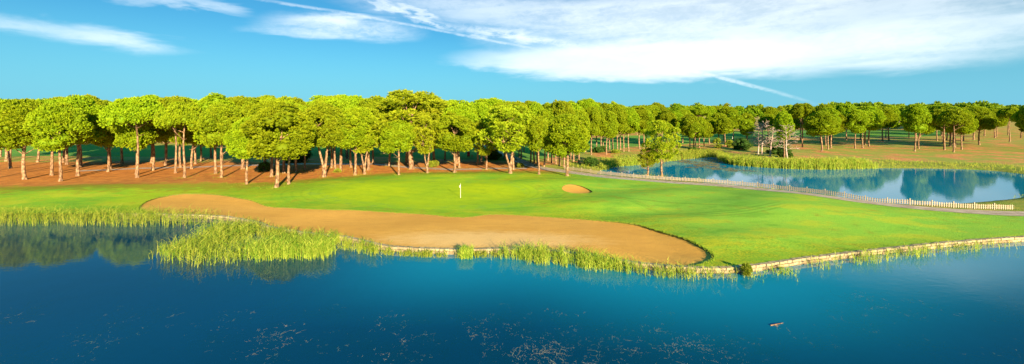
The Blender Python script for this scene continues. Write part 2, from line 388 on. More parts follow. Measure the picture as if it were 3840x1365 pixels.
def mat_sand():
    m, t, b = new_mat('raked bunker sand'); p = t.pos(); X, Y, Z = t.sep(p)
    n1 = t.noise(t.scale(p, (.06, .16, 1)), 1, 4, .55); n2 = t.noise(t.scale(p, (.5, 1.6, 1)), 1, 4, .6); n3 = t.noise(p, 9, 3, .7); n4 = t.noise(p, 2.2, 3, .6)
    c = t.mix(t.smooth(n1, .35, .65), (.60, .295, .042), (.70, .355, .056)); c = t.mix(t.smooth(n2, .4, .75, 0, .35), c, (.48, .215, .036))
    # washed pale patch along the middle of the shore side
    cx, cy = P(1830, 895); du = t.mul(t.sub(X, cx), 1 / 13.0); dv = t.mul(t.sub(Y, t.m('MULTIPLY_ADD', t.sub(X, cx), -.03, cy)), 1 / 3.4)
    r = t.m('SQRT', t.add(t.mul(du, du), t.mul(dv, dv))); r = t.add(r, t.mul(t.sub(n2, .5), .9))
    c = t.mix(t.smooth(r, 1.15, .35, 0, .62), c, (.80, .52, .20))
    t.put(b.inputs['Base Color'], t.mix(t.smooth(n3, .3, .7, 0, .22), c, (.30, .13, .03)))
    # rake lines, curved round the right end
    cx2, cy2 = P(2560, 965); ra = t.m('SQRT', t.add(t.m('POWER', t.m('ABSOLUTE', t.sub(X, cx2 - 2)), 2.0), t.m('POWER', t.m('ABSOLUTE', t.mul(t.sub(Y, cy2), 1.3)), 2.0)))
    rk = t.m('SINE', t.mul(t.add(ra, t.mul(n4, .6)), 15.0))
    hgt = t.add(t.mul(rk, .10), t.add(t.mul(n3, 1.0), t.mul(n4, .8)))
    t.put(b.inputs['Normal'], t.bump(hgt, .5, .06)); b.inputs['Roughness'].default_value = .95; return m
M['sand'] = mat_sand()
def mat_path():
    m, t, b = new_mat('worn concrete path'); p = t.pos(); n = t.noise(p, .7, 4, .6); n3 = t.noise(p, 6, 3, .6)
    c = t.mix(t.smooth(n, .35, .65), (.42, .30, .19), (.56, .43, .29)); c = t.mix(t.smooth(n3, .5, .75, 0, .5), c, (.27, .18, .10))
    br = t.node('ShaderNodeTexBrick'); t.put(br.inputs['Vector'], p); br.inputs['Scale'].default_value = .22; br.inputs['Mortar Size'].default_value = .01
    br.inputs['Color1'].default_value = (1, 1, 1, 1); br.inputs['Color2'].default_value = (.86, .86, .88, 1); br.inputs['Mortar'].default_value = (.45, .4, .35, 1)
    t.put(b.inputs['Base Color'], t.mix(1.0, c, br.outputs[0], 'MULTIPLY')); t.put(b.inputs['Normal'], t.bump(n3, .3, .05)); return m
M['path'] = mat_path()
def mat_bed():
    m, t, b = new_mat('blue tinted lake bed'); p = t.pos(); n = t.noise(p, .25, 4, .6); n2 = t.noise(p, 1.4, 4, .6)
    sh = t.attr('shallow').outputs['Fac']
    c = t.mix(t.smooth(n, .3, .7), (.000, .26, .46), (.000, .20, .36)); c = t.mix(t.smooth(n2, .5, .8, 0, .3), c, (.01, .24, .30))  # blue painted on the bed for light scattered in the deep water
    c = t.mix(t.mul(sh, .8), c, (.03, .70, .66))
    t.put(b.inputs['Base Color'], c); return m
M['bed'] = mat_bed()
def mat_water(name, tint, rough, deep=(0, .055, .095), near=(.005, .36, .46), body=.5, ior=1.52):
    m, t, b = new_mat(name); m.node_tree.nodes.remove(b); out = m.node_tree.nodes['Material Output']; p = t.pos()
    h = t.add(t.noise(t.scale(p, (1, 2.2, 1)), 1.1, 3, .55), t.mul(t.noise(p, 5.5, 2, .5), .25)); bn = t.bump(h, .035, .1)
    g = t.node('ShaderNodeBsdfGlossy'); g.inputs['Roughness'].default_value = rough; t.put(g.inputs['Normal'], bn)
    tr = t.node('ShaderNodeBsdfTransparent'); t.put(tr.inputs[0], tint)
    fr = t.node('ShaderNodeFresnel'); fr.inputs[0].default_value = ior; t.put(fr.inputs['Normal'], bn)
    mx = t.node('ShaderNodeMixShader'); t.put(mx.inputs[0], fr.outputs[0]); df = t.node('ShaderNodeBsdfDiffuse'); t.put(df.inputs[0], t.mix(t.attr('shore_tint').outputs['Fac'], deep, near))
    bd = t.node('ShaderNodeMixShader'); bd.inputs[0].default_value = body; t.l.new(tr.outputs[0], bd.inputs[1]); t.l.new(df.outputs[0], bd.inputs[2])
    t.l.new(bd.outputs[0], mx.inputs[1]); t.l.new(g.outputs[0], mx.inputs[2])
    t.l.new(mx.outputs[0], out.inputs[0]); return m
M['lake'] = mat_water('lake water', (.50, .80, .90), .012)
M['pond'] = mat_water('pond water', (.40, .62, .70), .006, (.0, .34, .50), (.0, .34, .50), .6, 1.30)  # blue body colour painted in for the sky's reflection
def mat_foliage(name, c1, c2, c3, trans=.42):
    m, t, b = new_mat(name); out = m.node_tree.nodes['Material Output']; o = t.obj(); rnd = t.node('ShaderNodeObjectInfo').outputs['Random']
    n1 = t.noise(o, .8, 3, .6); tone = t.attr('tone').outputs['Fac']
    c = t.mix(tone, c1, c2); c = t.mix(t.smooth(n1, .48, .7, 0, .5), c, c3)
    hs = t.node('ShaderNodeHueSaturation'); t.put(hs.inputs['Hue'], t.m('MULTIPLY_ADD', rnd, .028, .486)); t.put(hs.inputs['Value'], t.m('MULTIPLY_ADD', rnd, .35, .82)); t.put(hs.inputs['Color'], c)
    t.put(b.inputs['Base Color'], hs.outputs[0]); b.inputs['Roughness'].default_value = .7; b.inputs['Specular IOR Level'].default_value = .15
    tl = t.node('ShaderNodeBsdfTranslucent'); t.put(tl.inputs[0], hs.outputs[0]); mx = t.node('ShaderNodeMixShader'); mx.inputs[0].default_value = trans
    t.l.new(b.outputs[0], mx.inputs[1]); t.l.new(tl.outputs[0], mx.inputs[2]); t.l.new(mx.outputs[0], out.inputs[0]); return m
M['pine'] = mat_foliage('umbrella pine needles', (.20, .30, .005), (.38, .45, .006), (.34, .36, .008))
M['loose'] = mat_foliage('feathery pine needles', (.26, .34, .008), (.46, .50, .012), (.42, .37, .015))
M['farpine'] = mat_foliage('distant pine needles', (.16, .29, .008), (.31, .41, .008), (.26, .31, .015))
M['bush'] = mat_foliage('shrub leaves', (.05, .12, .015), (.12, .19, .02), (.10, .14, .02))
M['reed'] = mat_foliage('reed blades', (.13, .25, .010), (.46, .45, .05), (.16, .22, .012), .35)
M['weed'] = mat_foliage('drowned water weed', (.07, .20, .15), (.40, .34, .21), (.16, .26, .16), .0)
M['tuft'] = mat_foliage('long grass blades', (.17, .26, .012), (.34, .34, .03), (.40, .30, .05), .3)
M['lipgrass'] = mat_foliage('bunker edge grass', (.12, .20, .012), (.22, .30, .015), (.26, .22, .03), .2)
def mat_bark(name, c1, c2, c3):
    m, t, b = new_mat(name); o = t.obj(); v = t.node('ShaderNodeTexVoronoi'); t.put(v.inputs['Vector'], t.scale(o, (1, 1, .35))); v.inputs['Scale'].default_value = 5.0
    n = t.noise(o, 2.5, 4, .65); c = t.mix(t.smooth(n, .35, .65), c1, c2); c = t.mix(t.smooth(v.outputs[0], .35, .75, 0, .8), c, c3)
    t.put(b.inputs['Base Color'], c); t.put(b.inputs['Normal'], t.bump(t.add(v.outputs[0], n), .7, .06)); return m
M['bark'] = mat_bark('plated pine bark', (.25, .135, .06), (.40, .25, .13), (.10, .05, .025))
M['dead'] = mat_bark('bleached dead wood', (.42, .30, .22), (.52, .40, .31), (.28, .18, .13))
def mat_plain(name, c, rough=.6, nz=.25):
    m, t, b = new_mat(name); n = t.noise(t.obj(), 3.0, 4, .6); c2 = tuple(q * (1 - nz) for q in c)
    t.put(b.inputs['Base Color'], t.mix(t.smooth(n, .35, .7), c, c2)); b.inputs['Roughness'].default_value = rough; return m
M['white'] = mat_plain('weathered cream paint', (.42, .32, .20), .6, .2)
M['cream'] = mat_plain('ivory pole paint', (.80, .72, .50), .4, .08)
M['red'] = mat_plain('red paint', (.55, .03, .02), .45, .2); M['signgreen'] = mat_plain('green sign paint', (.02, .10, .07), .5, .1); M['signpale'] = mat_plain('pale lettering strip', (.35, .50, .45), .5, .1)
M['darkmetal'] = mat_plain('dark metal', (.05, .04, .04), .5, .2); M['bingreen'] = mat_plain('green plastic', (.02, .20, .12), .5, .2)
def mat_stone():
    m, t, b = new_mat('stacked limestone'); tone = t.attr('tone').outputs['Fac']; n = t.noise(t.obj(), 5, 4, .65)
    c = t.mix(tone, (.20, .135, .06), (.42, .32, .17)); c = t.mix(t.smooth(n, .45, .7, 0, .5), c, (.22, .15, .07))
    t.put(b.inputs['Base Color'], c); t.put(b.inputs['Normal'], t.bump(n, .5, .05)); return m
M['stone'] = mat_stone()
def mat_flag():
    m, t, b = new_mat('red and white cloth'); X, Y, Z = t.sep(t.obj()); f = t.m('GREATER_THAN', t.m('SINE', t.add(t.mul(Z, 26), t.mul(X, 9))), .1)
    t.put(b.inputs['Base Color'], t.mix(f, (.85, .78, .76), (.62, .04, .06))); return m
M['flag'] = mat_flag()

# ------------------------------------------------------------------ the land: one triangulation cut into its surfaces
def grid(x0, x1, y0, y1, st, jit=.2, seed=1):
    rg = np.random.default_rng(seed); X, Y = np.meshgrid(np.arange(x0, x1, st), np.arange(y0, y1, st))
    X = X + rg.uniform(-jit, jit, X.shape) * st; Y = Y + rg.uniform(-jit, jit, Y.shape) * st
    return X.ravel(), Y.ravel()
LAKE = [(-700, -150)] + [(-700, SHORE[0][1])] + SHORE + [(700, SHORE[-1][1])] + [(700, -150)]
BUNK = None
# sand outline: upper edge, then back along the shore wall
i0 = int(np.argmin([math.hypot(x - BTOP[-1][0], y - BTOP[-1][1]) for x, y in SHORE])); i1 = int(np.argmin([math.hypot(x - BTOP[0][0], y - BTOP[0][1]) for x, y in SHORE]))
def thin(poly, dmin=.25):
    out = [poly[0]]
    for p in poly[1:]:
        if math.hypot(p[0] - out[-1][0], p[1] - out[-1][1]) > dmin: out.append(p)
    return out
SAND_EDGE = [SHORE[i1]] + BTOP + [SHORE[i0]]
BUNK = SAND_EDGE + SHORE[i1 + 1:i0][::-1]
xs, ys = [], []
for a in (grid(-85, 85, 28, 64, 1.1, seed=1), grid(-110, 110, 64, 106, 1.9, seed=2), grid(-240, 240, 106, 250, 5, seed=3), grid(-700, 700, 250, 560, 16, seed=4)): xs.append(a[0]); ys.append(a[1])
for a in (grid(-4000, 4000, 560, 5000, 250, .1, 5), grid(-700, -240, 0, 250, 20, seed=6), grid(240, 700, 0, 250, 20, seed=7), grid(-240, -110, 40, 106, 7, seed=8), grid(110, 240, 40, 106, 7, seed=9)): xs.append(a[0]); ys.append(a[1])
gx = np.concatenate(xs); gy = np.concatenate(ys); keep = ~inside(LAKE, gx, gy) & ~inside(POND, gx, gy); gx = gx[keep]; gy = gy[keep]
verts = [Vector((a, b)) for a, b in zip(gx, gy)]; edges = []
def cons(poly, closed=True):
    n = len(verts); verts.extend(Vector(p) for p in poly); k = len(poly)
    edges.extend((n + i, n + i + 1) for i in range(k - 1))
    if closed: edges.append((n + k - 1, n))
for poly in (LAKE, POND, SMALLB, GREEN, COLLAR, FAIR, *PATHS): cons(thin(poly, .2))
cons(SAND_EDGE, False)
cons([(-4000, -150), (4000, -150), (4000, 5000), (-4000, 5000)])
vo, eo, fo, _, _, _ = delaunay_2d_cdt(verts, edges, [], 0, 1e-4)
VX = np.array([v.x for v in vo]); VY = np.array([v.y for v in vo]); TR = np.array([f for f in fo if len(f) == 3], dtype=np.int64)
cxx = VX[TR].mean(1); cyy = VY[TR].mean(1)
fwd = ~(inside(LAKE, cxx, cyy) | inside(POND, cxx, cyy))
reg = np.full(len(TR), 'ground', dtype=object)
def meadow_mask(X, Y):
    dp = dist_line(POND, X, Y, True); q = np.zeros(X.shape, bool)
    xL = P(2200, 600)[0]
    return (dp < 11) & (X > xL * .9) & (dist_line(PATH_FENCE_L, X, Y) > 3.0) & ~inside(ribbon(PATH_FENCE_L, .1) , X, Y)
dpf = dist_line(PATH_FENCE_L, cxx, cyy)
edge_line = px([(-900, 690), (896, 680), (1000, 676), (1130, 668), (1300, 655), (1430, 645), (1700, 640), (1900, 640), (2050, 640), (2121, 644), (2283, 665), (2547, 684), (2793, 704), (2943, 723), (3500, 785), (4400, 800)])
ex = np.array([p[0] for p in edge_line]); ey = np.array([p[1] for p in edge_line])
lawnside = cyy < np.interp(cxx, ex, ey) + 12
fenceY = np.interp(cxx, [p[0] for p in PATH_FENCE_L[20:]], [p[1] for p in PATH_FENCE_L[20:]])
front = (cyy < np.minimum(106, 1e9)) & ((cxx < P(2050, 640)[0]) | (cyy < fenceY))
reg[front] = 'lawn'
behind_fence = (cxx > P(2150, 640)[0]) & (cyy > fenceY) & (cyy < 150)
if behind_fence.any():
    idx = np.where(behind_fence)[0]; dpd = dist_line(POND, cxx[idx], cyy[idx], True)
    nz = 2.0 * np.sin(cxx[idx] * .35) + 1.5 * np.sin(cyy[idx] * .6)
    reg[idx[dpd + nz < 12]] = 'bank'
reg[inside(FAIR, cxx, cyy)] = 'fairway'
for p_ in PATHS: reg[inside(p_, cxx, cyy)] = 'path'
reg[inside(COLLAR, cxx, cyy)] = 'collar'; reg[inside(GREEN, cxx, cyy)] = 'putting_green'
reg[inside(BUNK, cxx, cyy)] = 'sand'; reg[inside(SMALLB, cxx, cyy)] = 'small'
reg[~fwd] = ''
HZ = height(VX, VY)
eyl = np.interp(VX, ex, ey); SOIL = sstep(VY - eyl, -9 - 6 * sstep(-VX, 20, 45), 6) * (1 - .85 * sstep(VX, P(2050, 640)[0], P(2200, 650)[0]))
dpe = dist_line(PATH_FENCE_L, VX, VY)
WET = sstep(VX, 2, 22) * sstep(VY, 34, 42) * (1 - .6 * sstep(VY, 70, 80)) 
ROUGH = np.maximum((1 - sstep(dist_line(BTOP, VX, VY), .5, 5.5)) * (.25 + .75 * sstep(VX, 0, 8)), (1 - sstep(VY, 37, 45)) * sstep(VX, 8, 14))
def region(name, key, mat, zf=None, parent=None):
    T = TR[reg == key]; used, inv = np.unique(T, return_inverse=True); inv = inv.reshape(T.shape)
    X, Y = VX[used], VY[used]; Z = HZ[used] if zf is None else zf(X, Y)
    if key == 'path': Z = Z + .02
    # make normals face up
    a = np.stack([X[inv[:, 1]] - X[inv[:, 0]], Y[inv[:, 1]] - Y[inv[:, 0]]], 1); b = np.stack([X[inv[:, 2]] - X[inv[:, 0]], Y[inv[:, 2]] - Y[inv[:, 0]]], 1)
    flip = (a[:, 0] * b[:, 1] - a[:, 1] * b[:, 0]) < 0; inv[flip] = inv[flip][:, ::-1]
    me = np_mesh(name, np.stack([X, Y, Z], 1), inv, mat, True, {'soil': SOIL[used], 'wet': WET[used], 'rough': ROUGH[used]})
    o = link(name, me); return tag(o, kind='structure')
region('ground', 'ground', M['soil']); region('lawn', 'lawn', M['lawn']); region('fairway', 'fairway', M['fair']); region('path', 'path', M['path'])
region('green_collar', 'collar', M['collar']); region('putting_green', 'putting_green', M['green']); region('pond_bank', 'bank', M['meadow'])
region('sand_bunker', 'sand', M['sand'], sand_z); region('small_sand_bunker', 'small', M['sand'], small_z)
# grassy lips between turf and sand
def lip(name, line, zf, closed):
    L = line + ([line[0]] if closed else []); A = np.array(L); zt = height(A[:, 0], A[:, 1]) + .005; zb = zf(A[:, 0], A[:, 1]) - .05; n = len(A)
    V = np.vstack([np.column_stack([A, zt]), np.column_stack([A, zb])]); Fq = np.array([(i, i + 1, n + i + 1, n + i) for i in range(n - 1)])
    tag(link(name, np_mesh(name, V, Fq, M['lipturf'], False)), kind='structure')
lip('bunker_lip', SAND_EDGE, sand_z, False); lip('small_bunker_lip', SMALLB, small_z, True)
# beds and waters
bx, by = grid(-200, 200, -30, 80, 2.5, 0, 2); ii = len(np.unique(by)); 
nx_ = len(np.arange(-200, 200, 2.5)); ny_ = len(np.arange(-30, 80, 2.5))
dsb = dist_line(SH, bx, by); shal = (1 - sstep(dsb, 1, 7)) * (0.35 + 0.65 * sstep(bx, -14, 14))
zb = -.9 - 1.6 * sstep(dsb, 0, 10); zb[~inside(LAKE, bx, by)] = -1.5
fq = np.array([(j * nx_ + i, j * nx_ + i + 1, (j + 1) * nx_ + i + 1, (j + 1) * nx_ + i) for j in range(ny_ - 1) for i in range(nx_ - 1)])
tag(link('lake_bed', np_mesh('lake_bed', np.column_stack([bx, by, zb]), fq, M['bed'], True, {'shallow': shal})), kind='structure')
def sheet(name, poly, z, mat):
    me = bpy.data.meshes.new(name); bm = bmesh.new(); bm.faces.new([bm.verts.new((x, y, z)) for x, y in poly]); bmesh.ops.triangulate(bm, faces=bm.faces[:]); bm.normal_update()
    for f in bm.faces:
        if f.normal.z < 0: f.normal_flip()
    bm.to_mesh(me); bm.free(); me.materials.append(mat); return tag(link(name, me), kind='structure')
qc = np.array([bx[fq].mean(1), by[fq].mean(1)]); kq = inside(LAKE, qc[0], qc[1]) | (dist_line(SH, qc[0], qc[1]) < 2.2)
tint_amt = 1 - sstep(dsb, 1.5, 15); tint_amt[~inside(LAKE, bx, by)] = 1; tint_amt *= .25 + .75 * sstep(bx, -19, -5)  # near-shore tint: shallow colour plus painted sky reflection, thinned where woods mirror
tag(link('lake_water', np_mesh('lake_water', np.column_stack([bx, by, np.full(len(bx), WZ)]), fq[kq], M['lake'], True, {'shore_tint': tint_amt})), kind='structure')
sheet('pond_water', outset(POND, .8), WZ, M['pond'])
M['mud'] = mat_plain('dark pond silt', (.03, .05, .03), .9, .4)
sheet('pond_bed', outset(POND, 1.0), WZ - .3, M['mud'])
tag(link('far_lake_bed', np_mesh('far_lake_bed', [(-700, -150, -2.9), (700, -150, -2.9), (700, 90, -2.9), (-700, 90, -2.9)], [(0, 1, 2, 3)], M['bed'])), kind='structure')

# ------------------------------------------------------------------ retaining wall of stacked stone round the lake edge
def build_wall():
    rg = random.Random(5); mb = MB(); L = [p for p in SHORE if P(600, 800)[0] * 1.15 < p[0] < 75]
    A = np.array(L); s = np.r_[0, np.cumsum(np.linalg.norm(np.diff(A, axis=0), axis=1))]
    for c in range(4):
        t = rg.uniform(0, .3)
        while t < s[-1] - .7:
            l = rg.uniform(.28, .75); x = np.interp(t + l / 2, s, A[:, 0]); y = np.interp(t + l / 2, s, A[:, 1])
            xa, ya = np.interp(t, s, A[:, 0]), np.interp(t, s, A[:, 1]); xb, yb = np.interp(t + l, s, A[:, 0]), np.interp(t + l, s, A[:, 1])
            az_ = math.atan2(yb - ya, xb - xa); hh = .215
            off = -.06 * (3 - c) - .05 + rg.uniform(-.035, .035)
            nx, ny = -math.sin(az_), math.cos(az_)
            mb.box((x + nx * (off + .12), y + ny * (off + .12), -.83 + hh * (c + .5) + rg.uniform(-.01, .015)), (l - .03, .40, hh - .02), az_, rg.uniform(.1, 1) if c < 3 else rg.uniform(.5, 1), .02, rg)
            t += l
    o = link('stone_wall', mb.mesh('stone_wall', M['stone'])); tag(o, 'low stacked stone retaining wall edging the lake below the sand and lawn', 'wall')
build_wall()

# ------------------------------------------------------------------ trees
def unit(v): return v / (np.linalg.norm(v, axis=-1, keepdims=True) + 1e-9)
def icos():
    bm = bmesh.new(); bmesh.ops.create_icosphere(bm, subdivisions=1, radius=1); V = np.array([v.co[:] for v in bm.verts]); Fc = np.array([[v.index for v in f.verts] for f in bm.faces]); bm.free(); return V, Fc
IV, IF = icos()
def crown_data(seed, W, z0, z1, nl, nt, tl, nb, shape='round', core=.72, wid=.24, up=.7):
    rg = np.random.default_rng(seed); Hc = z1 - z0; C = []; Rr = []
    for i in range(nl):
        if shape == 'round':
            u = rg.uniform(-.5, 1); th = rg.uniform(0, 2 * np.pi); q = math.sqrt(max(0, 1 - u * u)) if u > 0 else rg.uniform(.55, 1.0)
            k = rg.uniform(.66, 1.0); r = W * rg.uniform(.085, .19)
            C.append(((W / 2 - r) * q * k * math.cos(th), (W / 2 - r) * q * k * math.sin(th), z0 + Hc * (.36 + .55 * u)))
        elif shape == 'umbrella':
            u = rg.uniform(0, 1); th = rg.uniform(0, 2 * np.pi); q = math.sqrt(u); r = W * rg.uniform(.09, .15)
            zt = z0 + Hc * (.25 + .68 * math.sqrt(max(0, 1 - (q * .95) ** 2))) * rg.uniform(.75, 1)
            C.append(((W / 2 - r * .6) * q * math.cos(th), (W / 2 - r * .6) * q * math.sin(th), zt))
        else:
            u = rg.uniform(0, 1); th = rg.uniform(0, 2 * np.pi); q = math.sqrt(max(.06, 1 - (1.8 * u - .85) ** 2)) * rg.uniform(.35, 1.0); r = W * rg.uniform(.06, .13)
            C.append(((W / 2) * q * math.cos(th), (W / 2) * q * math.sin(th), z0 + Hc * (u * .95 + rg.uniform(-.04, .06))))
        Rr.append(r)
    C = np.array(C); Rr = np.array(Rr); li = np.repeat(np.arange(nl), nt); n = unit(rg.normal(size=(len(li), 3)) + np.array([0, 0, .45])); cc = np.array([0, 0, (z0 + z1) / 2])
    out = unit(C[li] - cc); bad = (n * out).sum(1) < -.35; n[bad] = unit(n[bad] + 1.4 * out[bad])
    fl = np.array([1, 1, .8]); p = C[li] + n * fl * Rr[li][:, None] * rg.uniform(.78, 1.02, (len(li), 1)); a = unit(n + np.array([0, 0, up]) + rg.normal(size=n.shape) * .25)
    tone = np.clip(rg.uniform(0, 1, len(li)) * .6 + .4 * rg.uniform(0, 1, nl)[li], 0, 1)
    pi = np.repeat(np.arange(len(p)), nb); dd = unit(a[pi] + rg.normal(size=(len(pi), 3)) * .5); Ln = tl * rg.uniform(.6, 1.25, (len(pi), 1)); side = unit(np.cross(dd, rg.normal(size=dd.shape)))
    b0 = p[pi]; tip = b0 + dd * Ln; mid = b0 + dd * Ln * .62
    V = np.stack([b0, mid + side * Ln * wid, tip, mid - side * Ln * wid], 1).reshape(-1, 3); T = np.repeat(tone[pi], 4)
    Fq = np.arange(len(V)).reshape(-1, 4)
    if core > 0:
        cv = (IV[None] * (Rr * core)[:, None, None] * rg.uniform(.85, 1.1, (nl, len(IV), 1)) + C[:, None]).reshape(-1, 3)
        cf = (IF[None] + (np.arange(nl) * len(IV))[:, None, None]).reshape(-1, 3) + len(V)
        Fq4 = np.hstack([cf, cf[:, 2:3]])
        return V, Fq, T, cv, cf - len(V), C
    return V, Fq, T, None, None, C
def mesh_mixed(name, V, Fq, T, cv, cf, mat):
    me = bpy.data.meshes.new(name)
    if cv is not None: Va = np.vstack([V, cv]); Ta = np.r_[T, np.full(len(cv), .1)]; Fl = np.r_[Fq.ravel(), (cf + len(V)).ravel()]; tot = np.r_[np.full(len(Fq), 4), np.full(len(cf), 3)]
    else: Va, Ta, Fl, tot = V, T, Fq.ravel(), np.full(len(Fq), 4)
    me.vertices.add(len(Va)); me.vertices.foreach_set('co', Va.astype(np.float32).ravel()); me.loops.add(len(Fl)); me.loops.foreach_set('vertex_index', Fl.astype(np.int32))
    me.polygons.add(len(tot)); me.polygons.foreach_set('loop_start', np.r_[0, np.cumsum(tot)[:-1]].astype(np.int32)); me.polygons.foreach_set('loop_total', tot.astype(np.int32)); me.update(calc_edges=True)
    at = me.attributes.new('tone', 'FLOAT', 'POINT'); at.data.foreach_set('value', Ta.astype(np.float32)); me.materials.append(mat); return me
def trunk_mesh(name, seed, C, zc, ztop, r0, fork=False, lean=0.0, mat=None, nlimb=9):
    rg = random.Random(seed); mb = MB(); a = rg.uniform(0, 6.28)
    def wob(z): return (lean * z + .10 * math.sin(z * .7 + a), .10 * math.cos(z * .6 + a * 2))
    def stem(sgn, zstart, rr):
        pts = []; rad = []
        for k in range(9):
            z = zstart + (ztop - zstart) * k / 8; wx, wy = wob(z); dv = sgn * (0 if not fork else .16 * (z - zstart) + .12)
            pts.append((wx + dv, wy, z)); rad.append(rr * (1 - .72 * k / 8))
        mb.tube(pts, rad, 8); return pts
    flare = [(wob(0)[0], wob(0)[1], -.35), (wob(0)[0], wob(0)[1], 0.0), (wob(.4)[0], wob(.4)[1], .5)]
    if fork:
        zf = 1.7; mb.tube(flare + [(wob(zf)[0], wob(zf)[1], zf + .25)], [r0 * 1.5, r0 * 1.35, r0 * 1.12, r0 * 1.0], 9); P1 = stem(1, zf, r0 * .72); P2 = stem(-1, zf, r0 * .66); axes = [P1, P2]
    else:
        mb.tube(flare, [r0 * 1.5, r0 * 1.3, r0 * 1.02], 9); axes = [stem(0, .45, r0)]
    idx = list(range(len(C))); rg.shuffle(idx)
    for n_, i in enumerate(idx[:nlimb]):
        c = C[i]; ax = axes[n_ % len(axes)]; zb_ = max(zc * .72, min(c[2] - 1.5 - .3 * math.hypot(c[0], c[1]), ztop * .9)); k = min(range(len(ax)), key=lambda q: abs(ax[q][2] - zb_)); b0 = Vector(ax[k]); e = Vector(c)
        m1 = b0.lerp(e, .5) + Vector((rg.uniform(-.2, .2), rg.uniform(-.2, .2), -.25)); r = r0 * rg.uniform(.22, .38); mb.tube([b0, m1, e], [r, r * .7, r * .25], 5)
    for k in range(3):                   # snags below the crown
        ax = axes[k % len(axes)]; z = zc * rg.uniform(.7, 1); q = min(range(len(ax)), key=lambda q: abs(ax[q][2] - z)); b0 = Vector(ax[q]); th = rg.uniform(0, 6.28)
        mb.tube([b0, b0 + Vector((math.cos(th), math.sin(th), .25)) * rg.uniform(.6, 1.5)], [.05, .015], 4)
    return mb.mesh(name, mat or M['bark'], True)
# prototypes, all 14 m tall: (trunk mesh, crown mesh, crown width)
PROT = {}
def proto(key, seed, W, zc, shape, mat, nl, nt, tl, nb, core=.72, fork=False, lean=0.0, r0=.26, wid=.24, up=.7, nlimb=9):
    V, Fq, T, cv, cf, C = crown_data(seed, W, zc, 13.9, nl, nt, tl, nb, shape, core, wid, up)
    V[:, 0] += lean * 9; C = C.copy(); C[:, 0] += lean * 9
    if cv is not None: cv[:, 0] += lean * 9
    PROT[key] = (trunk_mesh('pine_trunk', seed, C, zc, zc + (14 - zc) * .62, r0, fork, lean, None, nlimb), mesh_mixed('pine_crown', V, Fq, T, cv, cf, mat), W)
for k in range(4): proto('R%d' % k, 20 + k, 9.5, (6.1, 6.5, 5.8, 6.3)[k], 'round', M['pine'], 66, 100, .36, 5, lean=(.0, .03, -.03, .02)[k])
proto('R4', 31, 9.5, 6.2, 'round', M['pine'], 64, 95, .36, 5, fork=True, r0=.34); proto('R5', 32, 9.5, 5.3, 'round', M['pine'], 66, 100, .36, 5, lean=.07); proto('R6', 33, 9.5, 5.0, 'round', M['pine'], 75, 110, .34, 5, r0=.3)
for k in range(3): proto('U%d' % k, 40 + k, 11.0, 7.2 + .4 * k, 'umbrella', M['pine'], 64, 85, .40, 5, r0=.28)
for k in range(3): proto('L%d' % k, 50 + k, 9.0, (4.6, 5.6, 5.0)[k], 'loose', M['loose'], 74, 60, .50, 5, core=0, fork=(k == 1), r0=.27, wid=.13, up=.5, nlimb=26)
for k in range(3): proto('F%d' % k, 60 + k, 9.5, 5.6, 'umbrella' if k < 2 else 'round', M['farpine'], 42, 30, .85, 4, nlimb=5)
ROUND = ['R0', 'R1', 'R2', 'R3', 'R5']; UMB = ['U0', 'U1', 'U2']; LOOSE = ['L0', 'L2']
trg = random.Random(77); TREES = []
def tree(key, X, Y, z, hgt, wid, label, group=None, name='stone_pine', rz=None, cat='pine tree', rscale=None):
    tm, cm, W = PROT[key]; s = wid / W; e = empty(name, (X, Y, z), trg.uniform(0, 6.28) if rz is None else rz); e.scale = (s, s, hgt / 14)
    tag(e, label, cat, group)
    t = bpy.data.objects.new('trunk', tm); COL.objects.link(t); t.parent = e; c = bpy.data.objects.new('crown', cm); COL.objects.link(c); c.parent = e
    k = min(1.0, s); 
    if s < .85: t.scale = (.85 / s if s > .4 else 1.5,) * 2 + (1,)
    TREES.append((X, Y)); return e
def ptree(key, x, y, ytop, wpx, label, group=None, name='stone_pine', rz=None):
    X, Y, z = PG(x, y)
    hgt = (HC + (HY - ytop) * Y / F - z) if ytop else trg.uniform(13.3, 15.8)
    wid = wpx * Y / F if wpx else trg.uniform(6.5, 8.5)
    return tree(key, X, Y, z, hgt, wid, label, group, name, rz)
